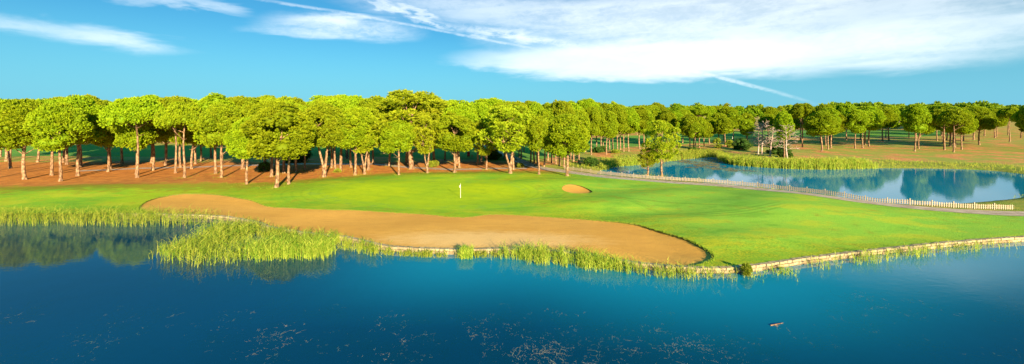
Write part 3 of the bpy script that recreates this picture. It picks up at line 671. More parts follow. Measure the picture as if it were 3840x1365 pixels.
FR = [('R1', 927, 690, 452, 120, 'short pine with a thin pale bare trunk, furthest left and nearest at the lawn edge'),
 ('R5', 1035, 703, 392, 205, 'big pine nearest the camera, its thick mottled trunk leaning left out of the lawn'),
 ('R3', 1084, 690, 425, 140, 'pine with pale trunk leaning right, just right of the thickest mottled trunk at left'),
 ('R0', 1020, 663, 382, 150, 'pine with brown trunk crossing behind the thick mottled trunk at left'),
 ('U0', 1034, 639, 368, 170, 'slim trunked pine rising just behind the thick mottled trunk, on the red soil'),
 ('U1', 995, 639, 366, 170, 'shaded pine with dark leaning trunk among undergrowth left of the mottled trunk'),
 ('R2', 1066, 649, 388, 140, 'dark trunked shaded pine between the thick mottled trunk and the pale leaning one'),
 ('R0', 1111, 646, 395, 120, 'slender dark trunked pine with long shadow, in front of the round dark bush'),
 ('R1', 1145, 639, 410, 90, 'slender pine beside the right edge of the round dark bush at left'),
 ('U2', 912, 634, 372, 180, 'pine with shaded trunk at the far left beside the path'),
 ('R4', 1214, 664, 398, 150, 'forked pine with thick peeling twin stems at the back left of the putting green'),
 ('R3', 1257, 646, 395, 115, 'thin orange trunked pine right of the thick forked pine, with bare side twigs'),
 ('U1', 1278, 641, 372, 160, 'slim pine leaning a little left, second right of the thick forked pine'),
 ('U0', 1229, 582, 366, 170, 'dark thick trunked pine at the edge of the shaded fairway, seen behind the forked pine'),
 ('U2', 1255, 595, 372, 150, 'dark slim pine by the shaded fairway, behind the thin orange trunk'),
 ('U1', 1300, 595, 360, 160, 'shaded pine standing alone beside the path between forked pine and the close pair'),
 ('R0', 1333, 657, 408, 150, 'pine with straight double trunk, left of the V shaped pale pine'),
 ('L1', 1366, 653, 415, 120, 'pale pine splitting low into a V, right of the straight double trunk'),
 ('R2', 1380, 638, 380, 150, 'straight reddish trunked pine just right of the pale V shaped pine'),
 ('R1', 1497, 656, 457, 118, 'pine with rough straight pale trunk and low crown in front of the tall feathery pine'),
 ('L0', 1540, 634, 348, 250, 'tallest feathery pine whose loose crown breaks the skyline left of centre'),
 ('U2', 1525, 614, 378, 160, 'reddish trunked pine behind the rough pale trunk, on shaded soil'),
 ('U0', 1443, 575, 366, 170, 'short dark trunk pine on the shaded fairway left of the feathery pine'),
 ('L1', 1601, 649, 432, 105, 'slim pine with two parallel pale stems and a narrow crown beside the yellow shrub'),
 ('U1', 1628, 614, 376, 160, 'pine with dark leaning double trunk behind the yellow shrub'),
 ('R0', 1704, 648, 437, 145, 'pine with straight trunk and full round crown directly behind the flagstick'),
 ('R3', 1722, 629, 400, 130, 'smooth orange trunked pine just right and behind the flagstick pine'),
 ('U0', 1714, 614, 385, 150, 'thin shaded pine half hidden between the two trunks behind the flagstick'),
 ('L2', 1825, 636, 452, 95, 'small pine with knobbly trunk and drooping low crown, between red box and green signboard'),
 ('R1', 1803, 607, 400, 120, 'twin stemmed shaded pine left of the knobbly small pine'),
 ('U2', 1832, 592, 376, 160, 'thick shaded pine behind the knobbly small pine'),
 ('L1', 1911, 650, 405, 160, 'big feathery pine with smooth pale V forked trunk at the end of the path'),
 ('R2', 1924, 636, 392, 130, 'straight brown pine touching the right side of the pale V forked trunk'),
 ('U1', 1893, 595, 384, 140, 'dark slim pine left of the pale V forked trunk beside the path'),
 ('R3', 2020, 654, 440, 95, 'narrow crowned pine with straight orange trunk between path and lawn, left of the globe'),
 ('R6', 2128, 660, 432, 172, 'pine with large globe shaped crown, stout trunked, at the left end of the fence'),
 ('R5', 2040, 625, 410, 110, 'strongly leaning dark trunked pine left of the globe shaped pine'),
 ('L0', 2481, 659, 458, 118, 'open branched yellow green pine between the fence and the pond'),
 ('L2', 2429, 657, 560, 62, 'small bushy young pine at the pond edge left of the open branched pine')]
for k, x, y, yt, w, lab in FR: ptree(k, x, y, yt, w * (1.32 if x < 2000 else 1.08), lab, 'pines standing along the front of the wood' if x < 2200 else 'pines between the fence and the pond', 'feathery_pine' if k[0] == 'L' else 'stone_pine', rz=(0.0 if k in ('R5', 'R4', 'L1') else None))
g2 = 'slender pines in the grove behind the globe shaped pine'
for x, y in [(2116, 627), (2099, 622), (2068, 611), (2084, 615), (2055, 602), (1991, 610), (2003, 612), (2015, 620), (1947, 590), (1954, 596), (1964, 571), (2150, 605), (2170, 612), (2140, 598), (2163, 589)]:
    ptree(trg.choice(ROUND + UMB), x, y, None, trg.uniform(75, 100), 'slender straight trunked pine in the grove behind the globe crowned pine', g2)
g3 = 'pines in the row on the bank above the pond'
for x, y in [(2217, 581), (2236, 566), (2253, 566), (2264, 556), (2274, 579), (2299, 568), (2314, 571), (2325, 561), (2338, 568), (2357, 568), (2398, 557), (2415, 556), (2285, 560), (2425, 540), (2450, 545), (2195, 570)]:
    ptree(trg.choice(ROUND), x, y, trg.uniform(398, 432), trg.uniform(75, 100), 'round crowned pine in the sunlit row on the bank between grove and pond', g3)
g4 = 'pines on the far side of the pond'
for x, y, yt, w in [(2587, 558, 430, 80), (2601, 556, 455, 60), (2607, 561, 462, 70), (2623, 553, 440, 60), (2641, 551, 452, 70), (2660, 541, 440, 70), (2695, 529, 425, 80), (2712, 531, 440, 70), (2719, 548, 444, 78), (2751, 524, 425, 80), (2803, 544, 448, 62), (2500, 548, 415, 85),
                    (2530, 540, 418, 80), (2560, 536, 412, 80), (2800, 520, 425, 70), (2940, 595, 420, 70), (2880, 520, 430, 70), (2920, 515, 430, 75), (2960, 520, 425, 70)]:
    ptree(trg.choice(ROUND), x, y, yt, w, 'round crowned pine across the pond, standing before the sunny fairway', g4)
for q_ in ((2857, 584), (2844, 578), (2886, 585), (2870, 560), (2900, 565)): TREES.append(P(*q_))
# the wood beyond the fairway and both flanks of the view
def ok(X, Y, dmin):
    a = np.array([X]); b = np.array([Y])
    if inside(FAIR, a, b)[0] or inside(POND, a, b)[0] or dist_line(PATH_FENCE_L[:40], a, b)[0] < 3.5: return False
    return all((X - u) ** 2 + (Y - v) ** 2 > dmin ** 2 for u, v in TREES)
def fill(n, x0, x1, D0, D1, keys, label, group, h0, h1_, w0, w1_, dmin, name='stone_pine'):
    c = 0; tries = 0
    while c < n and tries < n * 60:
        tries += 1; u = trg.random(); D = D0 + (D1 - D0) * u ** 1.3; x = trg.uniform(x0, x1); X = (x - 1920) * D / F
        if not ok(X, D, dmin): continue
        tree(trg.choice(keys), X, D, h1(X, D), trg.uniform(h0, h1_), trg.uniform(w0, w1_), label, group, name); c += 1
fill(9, 1100, 2000, 92, 112, UMB + ROUND, 'shaded pine deeper in the front strip of wood, trunk partly hidden by nearer ones', 'pines deeper in the front strip', 14.5, 17, 8, 10.5, 4)
fill(72, 850, 2560, 165, 260, UMB + UMB + ROUND + ['F2'], 'broad crowned pine in the wood beyond the shaded fairway', 'pines of the wood beyond the fairway', 15, 19.3, 9, 13.5, 5.5)
fill(34, 2300, 2960, 215, 330, UMB + ['F0', 'F1', 'F2'], 'pine in the distant wood on the right, beyond the sunlit fairway', 'pines of the distant wood on the right', 15.5, 18.0, 10, 13, 6)
fill(10, 1450, 2950, 260, 330, LOOSE, 'feathery topped pine rising above the distant canopy', 'feathery pines above the far canopy', 17.5, 19.8, 8, 11, 8, 'feathery_pine')
fill(38, -60, 870, 76, 125, ROUND + UMB, 'pine in the thick wood beyond the left end of the lawn', 'pines at the left flank', 14, 17, 9, 12, 5)
fill(14, -100, 860, 165, 260, UMB + ['F0', 'F1'], 'pine deep in the left wood beyond the shaded fairway', 'pines deep in the left wood', 16, 18.5, 10, 13, 7)
fill(54, 2990, 3950, 130, 240, ROUND + UMB, 'pine on the far bank to the right of the dead trees', 'pines at the right flank', 13, 16.5, 8, 11.5, 5)
# woods that read as one mass, out to the horizon
def far_woods():
    rg = np.random.default_rng(9); Vs, Fs, Ts = [], [], []; off = 0; base = []
    for s in range(4):
        V, Fq, T, cv, cf, C = crown_data(90 + s, 11, 6, 15.5, 22, 10, 1.5, 3, 'umbrella', .95, .3); cfq = np.hstack([cf, cf[:, 2:3]]); base.append((V, Fq, T, cv, cf))
    Vq, Fq_, Tq, Vc, Fc_ = [], [], [], [], []; oq = oc = 0
    for i in range(620):
        D = 320 + 420 * rg.uniform() ** 1.4; X = rg.uniform(-1.35, 1.35) * D
        if i < 130: D = rg.uniform(225, 320); X = rg.choice([-1, 1]) * rg.uniform(.74, 1.35) * D
        s = rg.uniform(.95, 1.25); th = rg.uniform(0, 6.28); V, Fq, T, cv, cf = base[i % 4]; ca, sa = math.cos(th), math.sin(th)
        Rm = np.array([[ca, sa, 0], [-sa, ca, 0], [0, 0, 1]]) * s; o = np.array([X, D, 1.5])
        Vq.append(V @ Rm + o); Fq_.append(Fq + oq); Tq.append(T * .8); oq += len(V); Vc.append(cv @ Rm + o); Fc_.append(cf + oc); oc += len(cv)
    me = mesh_mixed('distant_woods', np.vstack(Vq), np.vstack(Fq_), np.concatenate(Tq), np.vstack(Vc), np.vstack(Fc_), M['farpine'])
    tag(link('distant_woods', me), 'distant pine woods closing the horizon as one dark green canopy', 'woods', kind='stuff')
far_woods()

# dead trees by the pond
def dead_tree(x, y, ytop, wpx, seed, label, nb, lean=0.0):
    X, Y, z = PG(x, y); H = HC + (HY - ytop) * Y / F - z; W = wpx * Y / F; rg = random.Random(seed); e = empty('dead_tree', (X, Y, z)); tag(e, label, 'dead tree', 'dead trees by the pond')
    mb = MB(); pts = [(lean * H * (k / 8) + .12 * math.sin(k * 1.3 + seed), .1 * math.cos(k + seed), H * k / 8 - (.3 if k == 0 else 0)) for k in range(9)]; r0 = .022 * H + .03
    mb.tube(pts, [r0 * (1.25 if k == 0 else 1) * (1 - .85 * k / 8) for k in range(9)], 8); link('trunk', mb.mesh('dead_trunk', M['dead'], True), parent=e)
    mb = MB()
    for i in range(nb):
        t = .30 + .68 * (i / nb); q = t * 8; k = min(int(q), 7); p = Vector(pts[k]).lerp(Vector(pts[k + 1]), q - k); th = i * 2.4 + rg.uniform(-.5, .5); L = W / 2 * math.sin(min(1, (1.08 - t) * 2.2) * 1.57) * rg.uniform(.7, 1.1)
        dirv = Vector((math.cos(th), math.sin(th), .35 + .55 * t)); cur = [p]; dd = dirv.copy()
        for s in range(4): dd = (dd + Vector((rg.uniform(-.25, .25), rg.uniform(-.25, .25), rg.uniform(-.32, .10)))).normalized(); cur.append(cur[-1] + dd * L / 4)
        rb = .065 * (1 - .4 * t); mb.tube(cur, [rb, rb * .8, rb * .6, rb * .42, rb * .2], 4)
        for s in range(8):
            b = cur[rg.choice([1, 2, 2, 3, 3])]; d2 = (dd + Vector((rg.uniform(-1, 1), rg.uniform(-1, 1), rg.uniform(-.4, .7)))).normalized(); l2 = L * rg.uniform(.2, .45); m = b + d2 * l2 * .5
            mb.tube([b, m, m + (d2 + Vector((0, 0, -.3))).normalized() * l2 * .5], [.045, .036, .022], 3)
    link('branches', mb.mesh('dead_branches', M['dead'], True), parent=e)
dead_tree(2857, 584, 460, 92, 3, 'largest bleached dead pine with a dense fan of bare branches behind the pond reeds', 46, .03)
dead_tree(2844, 578, 470, 50, 5, 'thin dead pine close on the left of the largest dead one', 20)
dead_tree(2886, 585, 478, 60, 7, 'thin dead pine leaning right, right of the largest dead one', 22, .14)
dead_tree(2950, 600, 470, 95, 8, 'dead pine with long bare drooping branches at the right margin of the photo', 24, -.02)

# ------------------------------------------------------------------ shrubs
def shrub(x, y, wm, hm, seed, label, mat='bush', name='shrub', xy=None, tl=.28):
    X, Y, z = PG(x, y) if xy is None else xy; V, Fq, T, cv, cf, C = crown_data(seed, wm, 0.05, hm, 26, 46, tl, 4, 'round', .8); V[:, 2] = np.maximum(V[:, 2], -.05)
    e = empty(name, (X, Y, z)); tag(e, label, 'bush'); link('foliage', mesh_mixed('shrub_leaves', V, Fq, T, cv, cf, M[mat]), parent=e)
    mb = MB(); [mb.tube([(0, 0, -.1), tuple(C[k] * np.array([.5, .5, .6])), tuple(C[k])], [.05, .035, .012], 5) for k in range(6)]; link('stems', mb.mesh('shrub_stems', M['bark'], True), parent=e)
shrub(1121, 606, 8.5, 3.8, 1, 'large round dark bush beyond the path among the left trunks')
shrub(993, 643, 3.2, 1.8, 2, 'scruffy dark bush at the foot of the shaded leaning pine on the left')
shrub(1626, 626, 3.0, 1.5, 3, 'yellow green shrub beside the path left of the flagstick pine', 'tuft')
shrub(1862, 592, 3.5, 1.3, 4, 'low dark bush under the green signboard'); shrub(1845, 598, 5.0, 2.6, 5, 'dark bush in the shade left of the green signboard')
shrub(2241, 571, 4.0, 1.3, 6, 'low green bush under the first pines of the bank row'); shrub(2262, 568, 2.4, 1.6, 7, 'rounded dark bush in the middle of the bank row')
shrub(2310, 574, 3.0, .9, 8, 'flat light green bush at the foot of the bank row', 'tuft'); shrub(2215, 622, 4.0, 1.8, 9, 'grey green bush on the slope at the left tip of the pond')
shrub(2782, 562, 7.5, 3.6, 10, 'large rounded bright green bush behind the pond reeds'); shrub(2690, 556, 3.6, 3.6, 11, 'upright yellow green bush beyond the pond reeds', 'tuft')
shrub(2735, 552, 3.0, 2.6, 12, 'pale upright bush left of the large rounded green bush', 'tuft'); shrub(2915, 578, 7.0, 4.6, 13, 'wide dark green bush behind the right dead trees'); shrub(2945, 590, 5.0, 2.5, 14, 'dark low bush at the foot of the right dead trees')
shrub(2598, 573, 3.5, 1.6, 15, 'low green bush on the bank left of the pond reeds'); shrub(2925, 545, 5.0, 2.6, 16, 'bush beyond the dead trees at the edge of the sunny fairway')
shrub(1951, 629, 1.6, .9, 17, 'small bright green bush where the path meets the V forked pine', 'tuft'); shrub(1266, 646, 1.4, .5, 18, 'tiny leafy tuft at the foot of the slim leaning pine', 'tuft')
shrub(2790, 1009, .95, .85, 19, 'small leafy bush growing from the stone wall at the right of the lake', 'tuft', xy=(P(2790, 1008)[0], P(2790, 1008)[1] - .35, -.35), tl=.12)

# ------------------------------------------------------------------ picket fence
def fence():
    o_ = offset_line(PATH_FENCE_L, 2.3); u_ = o_[:, 0] / o_[:, 1] * F + 1920; line = [tuple(q) for q, u in zip(o_, u_) if 2116 < u < 3950][::3]
    A = np.array(smooth_line([p[:2] for p in line], .6)); s = np.r_[0, np.cumsum(np.linalg.norm(np.diff(A, axis=0), axis=1))]; Z = height(A[:, 0], A[:, 1])
    at = lambda t: (float(np.interp(t, s, A[:, 0])), float(np.interp(t, s, A[:, 1])), float(np.interp(t, s, Z)))
    e = empty('picket_fence', at(0)); o0 = Vector(at(0)); tag(e, 'long low cream picket fence running beside the path along the pond', 'fence'); rg = random.Random(4); t = 0; L = s[-1]; SP = 2.4
    while t < L - SP and at(t)[0] < 140:
        a = at(t); b = at(t + SP); az_ = math.atan2(b[1] - a[1], b[0] - a[0]); mb = MB(); mb.box((a[0] - o0.x, a[1] - o0.y, a[2] - o0.z + .42), (.12, .12, .95), az_); link('post', mb.mesh('fence_post', M['white']), parent=e)
        mb = MB(); n = 8
        for k in range(n):
            q = at(t + SP * (k + 1) / (n + 1)); hh = .70 + rg.uniform(-.03, .03) - .06 * math.sin(math.pi * (k + 1) / (n + 1)); n0 = len(mb.v); w = .125; ca, sa = math.cos(az_), math.sin(az_); x, y, z = q[0] - o0.x, q[1] - o0.y, q[2] - o0.z + .06; tl = rg.uniform(-.015, .015)
            for dy in (-.055, -.03):
                for dx, dz in ((-w / 2, 0), (w / 2, 0), (w / 2 + tl, hh - .08), (tl, hh), (-w / 2 + tl, hh - .08)): mb.v.append((x + dx * ca - dy * sa, y + dx * sa + dy * ca, z + dz)); mb.c.append(.5)
            mb.f += [tuple(n0 + i for i in (0, 1, 2, 3, 4)), tuple(n0 + 5 + i for i in (4, 3, 2, 1, 0))] + [(n0 + i, n0 + 5 + i, n0 + 5 + (i + 1) % 5, n0 + (i + 1) % 5) for i in range(5)]
        link('picket_panel', mb.mesh('pickets', M['white']), parent=e)
        mb = MB(); m = Vector(((a[0] + b[0]) / 2, (a[1] + b[1]) / 2, (a[2] + b[2]) / 2)) - o0
        for hz in (.24, .54): mb.tube([(a[0] - o0.x, a[1] - o0.y, a[2] - o0.z + hz), (b[0] - o0.x, b[1] - o0.y, b[2] - o0.z + hz)], [.035, .035], 4)
        link('rail', mb.mesh('fence_rail', M['white']), parent=e); t += SP
fence()

# ------------------------------------------------------------------ flagstick, signs, box, bins
X, Y, z = PG(1727, 742); fl = empty('flagstick', (X, Y, z)); tag(fl, 'thin cream flagstick with a limp red and white flag on the putting green', 'golf flag')
mb = MB(); mb.tube([(0, 0, -.1), (0, 0, 2.12)], [.030, .024], 10); mb.tube([(0, 0, 2.12), (0, 0, 2.20)], [.045, .01], 8); link('pole', mb.mesh('flag_pole', M['cream'], True), parent=fl)
V = []; n, mrow = 9, 8
for j in range(mrow):
    for i in range(n):
        u = i / (n - 1); v = j / (mrow - 1); V.append((-.02 - .09 * u + .05 * math.sin(u * 9 + v * 3), -.04 * math.sin(u * 7 + v * 2), 2.08 - v * .36 - u * .16 - .03 * math.sin(u * 6)))
link('flag', np_mesh('flag_cloth', V, [(j * n + i, j * n + i + 1, (j + 1) * n + i + 1, (j + 1) * n + i) for j in range(mrow - 1) for i in range(n - 1)], M['flag'], True), parent=fl)
mb = MB()
for k in range(16):
    a, b = k / 16 * 6.283, (k + 1) / 16 * 6.283; q = len(mb.v); mb.v += [(.06 * math.cos(a), .06 * math.sin(a), .006), (.06 * math.cos(b), .06 * math.sin(b), .006), (.075 * math.cos(b), .075 * math.sin(b), .006), (.075 * math.cos(a), .075 * math.sin(a), .006)]; mb.c += [.5] * 4; mb.f.append((q, q + 1, q + 2, q + 3))
link('cup_rim', mb.mesh('cup_rim', M['white']), parent=fl)
def sign(x, y, w, h, hb, label, rows):
    X, Y, z = PG(x, y); e = empty('signboard', (X, Y, z)); tag(e, label, 'sign'); mb = MB(); mb.box((0, .05, hb / 2 + h / 2), (.10, .08, hb + h)); link('post', mb.mesh('sign_post', M['signpale']), parent=e)
    mb = MB(); mb.box((0, -.03, hb + h / 2), (w, .06, h)); link('board', mb.mesh('sign_board', M['signgreen']), parent=e); mb = MB()
    for k in range(rows): mb.box((0, -.066, hb + h * (.82 - .64 * k / max(1, rows - 1))), (w * (.78, .6, .7)[k % 3], .008, h * .09))
    link('lettering', mb.mesh('sign_lettering', M['signpale']), parent=e)
sign(1861, 581, 1.15, .95, .95, 'dark green signboard with pale lines on a light post beside the far path', 3)
sign(1933, 607, .55, .75, .35, 'small low green sign beside the path behind the V forked pine', 2)
X, Y, z = PG(1757, 590); e = empty('red_cabinet', (X, Y, z)); tag(e, 'tall red box standing on dark feet in the shade behind the flagstick pine', 'box')
mb = MB(); mb.box((0, 0, .95), (.78, .5, 1.3)); link('body', mb.mesh('cabinet_body', M['red']), parent=e); mb = MB(); mb.box((0, 0, 1.63), (.84, .56, .05)); link('lid', mb.mesh('cabinet_lid', M['red']), parent=e)
mb = MB(); mb.box((0, -.262, .95), (.66, .02, 1.15)); link('door', mb.mesh('cabinet_door', M['red']), parent=e)
for sx_ in (-.3, .3): mb = MB(); mb.box((sx_, 0, .15), (.08, .4, .3)); link('leg', mb.mesh('cabinet_leg', M['darkmetal']), parent=e)
X, Y, z = PG(1770, 590); e = empty('hydrant', (X, Y, z)); tag(e, 'small red hydrant post right of the tall red box', 'hydrant')
mb = MB(); mb.tube([(0, 0, 0), (0, 0, .08), (0, 0, .1), (0, 0, .62), (0, 0, .64), (0, 0, .72), (0, 0, .84)], [.16, .16, .10, .10, .14, .12, .03], 10); link('barrel', mb.mesh('hydrant_barrel', M['red'], True), parent=e)
mb = MB(); mb.tube([(-.22, 0, .5), (.22, 0, .5)], [.06, .06], 8); link('outlet', mb.mesh('hydrant_outlet', M['red'], True), parent=e)
X, Y, z = PG(2700, 532); e = empty('litter_bin', (X, Y, z)); tag(e, 'green litter bin beside the pines across the pond', 'bin')
mb = MB(); mb.tube([(0, 0, 0), (0, 0, 1.0)], [.28, .34], 12); link('body', mb.mesh('bin_body', M['bingreen'], True), parent=e); mb = MB(); mb.tube([(0, 0, 1.0), (0, 0, 1.05), (0, 0, 1.18)], [.38, .38, .12], 12); link('lid', mb.mesh('bin_lid', M['bingreen'], True), parent=e)
X, Y, z = PG(2747, 521); mb = MB(); mb.tube([(0, 0, 0), (0, 0, 1.3), (0, 0, 1.4)], [.14, .14, .05], 8); tag(link('marker_post', mb.mesh('marker_post', M['cream'], True), loc=(X, Y, z)), 'short white marker post on the sunny fairway across the pond', 'post')
X, Y = P(2913, 1219, WZ); mb = MB(); mb.tube([(-.45, -.06, .0), (0, .03, .03), (.55, .22, .01)], [.04, .03, .012], 6); mb.tube([(-.2, 0, .02), (-.05, -.2, .02)], [.02, .008], 4)
tag(link('driftwood', mb.mesh('driftwood', M['bark'], True), loc=(X, Y, WZ + .01)), 'pale forked stick floating on the open lake at lower right', 'stick')

# ------------------------------------------------------------------ reeds, grass and water weed
def blades(name, XY, Z, H, label, cat, mat='reed', wid=.035, seg=3, bend=.25, leaves=3, seed=0, spread=.25):
    """stems with arching leaves; XY (n,2), Z (n,), H (n,)"""
    rg = np.random.default_rng(seed); n = len(XY); Vs, Fs, Ts = [], [], []; off = 0
    def strip(b0, dr, L, w, curve, tone):
        nonlocal off
        k = len(b0); th = rg.uniform(0, 6.28, k); sd = np.stack([np.cos(th) , np.sin(th) * .4, np.zeros(k)], 1); pts = []
        for s in range(seg + 1):
            u = s / seg; c = b0 + dr * (L * u)[:, None] + np.stack([curve[:, 0] * L * u * u, curve[:, 1] * L * u * u, -np.hypot(curve[:, 0], curve[:, 1]) * L * u * u * .6], 1)
            ww = w * (1 - u) ** .6 + .004; pts.append(c - sd * ww / 2); pts.append(c + sd * ww / 2)
        V = np.stack(pts, 1); m = 2 * (seg + 1); Fq = np.concatenate([np.stack([np.arange(k) * m + 2 * s, np.arange(k) * m + 2 * s + 1, np.arange(k) * m + 2 * s + 3, np.arange(k) * m + 2 * s + 2], 1) for s in range(seg)])
        Vs.append(V.reshape(-1, 3)); Fs.append(Fq + off); Ts.append(np.repeat(tone, m)); off += k * m
    base = np.column_stack([XY, Z]); tone = rg.uniform(0, 1, n); up = unit(np.column_stack([rg.normal(0, .09, n), rg.normal(0, .09, n), np.ones(n)])); cv = np.column_stack([rg.normal(-.06, bend * .4, n), rg.normal(0, bend * .3, n)])
    strip(base, up, H, wid, cv, tone)
    for l in range(leaves):
        f = rg.uniform(.25, .85, n); b0 = base + up * (H * f)[:, None]; th = rg.uniform(0, 6.28, n); dr = unit(np.column_stack([np.cos(th) * spread, np.sin(th) * spread, np.full(n, .8)])); L = H * rg.uniform(.25, .5, n)
        strip(b0, dr, L, wid * 1.1, np.column_stack([np.cos(th) * .5 - .1, np.sin(th) * .5]), np.clip(tone + rg.uniform(-.3, .3, n), 0, 1))
    me = np_mesh(name, np.vstack(Vs), np.vstack(Fs), M[mat], False, {'tone': np.concatenate(Ts)}); o = link(name, me); tag(o, label, cat, kind='stuff'); return o
def in_poly(poly, n, seed, z=WZ):
    rg = np.random.default_rng(seed); A = np.array(px(poly, z)); X = rg.uniform(A[:, 0].min(), A[:, 0].max(), n * 8); Y = rg.uniform(A[:, 1].min(), A[:, 1].max(), n * 8); k = inside([tuple(q) for q in A], X, Y); return (np.column_stack([X[k], Y[k]]) + rg.normal(0, .4, (k.sum(), 2)))[:n]
def clumpy(XY, seed, thr, sc=.5):
    n = np.sin(XY[:, 0] * sc * 2.1 + seed) + .8 * np.sin(XY[:, 1] * sc * 5.3 + XY[:, 0] * sc + seed * 2) + np.sin(XY[:, 0] * sc * 7.3 + 1.7 * seed) + .8 * np.sin(XY[:, 0] * sc * 17 + seed); return XY[n + np.random.default_rng(seed).normal(0, 1.1, len(XY)) > thr + .3]
rg0 = np.random.default_rng(12)
A = clumpy(in_poly([(940, 955), (1000, 935), (1080, 928), (1170, 925), (1225, 930), (1238, 958), (1200, 970), (1080, 973), (980, 978), (942, 970)], 1900, 1), 1, -1.6)
blades('reed_bed', A, np.full(len(A), WZ - .2), rg0.triangular(.7, 1.5, 2.4, len(A)), 'broad bed of tall yellow green reeds in the water at the lower left', 'reeds', wid=.04, seed=1, spread=.55, leaves=4)
A = clumpy(in_poly([(560, 960), (700, 920), (800, 860), (900, 850), (985, 862), (975, 890), (920, 905), (945, 950), (900, 985), (750, 1000)], 2300, 2), 2, -1.2)
blades('reed_bed', A, np.full(len(A), WZ - .2), rg0.triangular(.6, 1.2, 2.2, len(A)), 'ragged reeds at the left margin where the lake meets the sand', 'reeds', wid=.04, seed=2, spread=.5)
def along(x0, x1, n, seed, o0, o1):
    rg = np.random.default_rng(seed); A = np.array([p for p in SHORE if P(x0, 900)[0] * 1.2 - 30 < p[0] < 90]); B = np.array(SHORE)
    u = (B[:, 0] / B[:, 1] * F + 1920); k = (u > x0) & (u < x1); B = B[k]; s = np.r_[0, np.cumsum(np.linalg.norm(np.diff(B, axis=0), axis=1))]; t = rg.uniform(0, s[-1], n); X = np.interp(t, s, B[:, 0]); Y = np.interp(t, s, B[:, 1]) - rg.uniform(o0, o1, n); f = t / s[-1]; w = np.minimum(1, np.minimum(f, 1 - f) / .22); q = rg.uniform(0, 1, n) < w; return np.column_stack([X, Y])[q]
A = clumpy(along(940, 1500, 2100, 3, .4, 2.4), 3, -.5); blades('reed_fringe', A, np.full(len(A), WZ - .2), rg0.uniform(.7, 1.5, len(A)), 'thin fringe of reeds against the stone wall below the left half of the sand', 'reeds', seed=3)
A = clumpy(along(1350, 2000, 1700, 4, .3, 1.3), 4, -.2); blades('reed_fringe', A, np.full(len(A), WZ - .2), rg0.uniform(.45, .8, len(A)), 'short sparse reeds along the wall below the pale sand patch', 'reeds', seed=4)
A = along(1685, 1790, 330, 5, .4, 1.6); blades('reed_clump', A, np.full(len(A), WZ - .2), rg0.uniform(.9, 1.35, len(A)), 'dark green reed clump at the wall below the pale sand patch', 'reeds', seed=5)
A = clumpy(np.vstack([along(1820, 2400, 2100, 6, .4, 1.9), along(1900, 2300, 900, 66, .6, 3.0)]), 6, -.9); blades('reed_bed', A, np.full(len(A), WZ - .2), rg0.triangular(.5, .95, 1.9, len(A)), 'densest stand of upright reeds in front of the wall right of centre', 'reeds', seed=6)
A = clumpy(along(2150, 2800, 950, 7, .4, 2.0), 7, -.3); blades('reed_fringe', A, np.full(len(A), WZ - .2), rg0.triangular(.4, .7, 1.8, len(A)), 'scattered reeds in front of the wall below the right end of the sand', 'reeds', seed=7)
A = np.vstack([in_poly([(2805, 1030), (2830, 1030), (2832, 1042), (2808, 1042)], 40, 8), in_poly([(2895, 1015), (2960, 1010), (2965, 1030), (2900, 1035)], 90, 9)]); blades('reed_clump', A, np.full(len(A), WZ - .2), rg0.uniform(.4, .8, len(A)), 'last few isolated reed tufts in open water at the right margin', 'reeds', seed=8)
A = along(2950, 3800, 1200, 10, .5, 2.0); A = clumpy(A, 5, -.2); blades('reed_fringe', A, np.full(len(A), WZ - .2), rg0.uniform(.6, 1.3, len(A)), 'reeds along the lake edge beyond the right margin tufts', 'reeds', seed=9)
A = clumpy(along(-400, 900, 3500, 11, .3, 4.5), 6, -1.2); blades('reed_fringe', A, np.full(len(A), WZ - .2), rg0.uniform(1.2, 2.2, len(A)), 'reeds along the lake edge left of the ragged reeds', 'reeds', seed=10, spread=.5)
# around the pond
def ring(x0, x1, n, seed, o0, o1, far=True):
    rg = np.random.default_rng(seed); B = np.array(POND); u = B[:, 0] / B[:, 1] * F + 1920; ym = np.interp(B[:, 0], [p[0] for p in PATH_FENCE_L[20:]], [p[1] for p in PATH_FENCE_L[20:]]); fr = dist_line(PATH_FENCE_L, B[:, 0], B[:, 1]) > 7.5
    B = B[(u > x0) & (u < x1) & (fr == far)]; i = rg.integers(0, max(1, len(B) - 1), n); q = B[i] + rg.normal(0, .5, (n, 2)); q[:, 1] += rg.uniform(o0, o1, n) * (1 if far else -1); return q
def zz(A): return np.maximum(height(A[:, 0], A[:, 1]), WZ - .1) - .05
A = ring(2560, 2740, 2400, 21, 0, 6); blades('pond_reeds', A, zz(A), rg0.uniform(1.0, 2.0, len(A)), 'straw coloured reeds along the far shore of the pond', 'reeds', wid=.09, seed=21, mat='tuft')
A = ring(2738, 3300, 3600, 22, -.3, 5.5); blades('pond_reeds', A, zz(A), rg0.uniform(1.2, 2.3, len(A)), 'dense green and rust reeds below the dead trees by the pond', 'reeds', wid=.10, seed=22, mat='tuft', leaves=2)
A = ring(2262, 2560, 2800, 23, -.6, 4); blades('bank_grass', A, zz(A), rg0.uniform(.6, 1.5, len(A)), 'tall yellow green grass on the slope at the left shore of the pond', 'grass', wid=.07, seed=23, mat='tuft')
A = ring(2300, 3300, 1500, 24, 0, .8, False); blades('bank_grass', A, zz(A), rg0.uniform(.15, .35, len(A)), 'dry grass between the picket fence and the pond', 'grass', wid=.06, seed=24, mat='tuft', leaves=1)
idx = np.where(reg == 'bank')[0]; rgb = np.random.default_rng(30); ar = np.abs((VX[TR[idx, 1]] - VX[TR[idx, 0]]) * (VY[TR[idx, 2]] - VY[TR[idx, 0]]) - (VX[TR[idx, 2]] - VX[TR[idx, 0]]) * (VY[TR[idx, 1]] - VY[TR[idx, 0]])); pk = rgb.choice(idx, 6500, p=ar / ar.sum()); w_ = rgb.dirichlet((1, 1, 1), 6500)
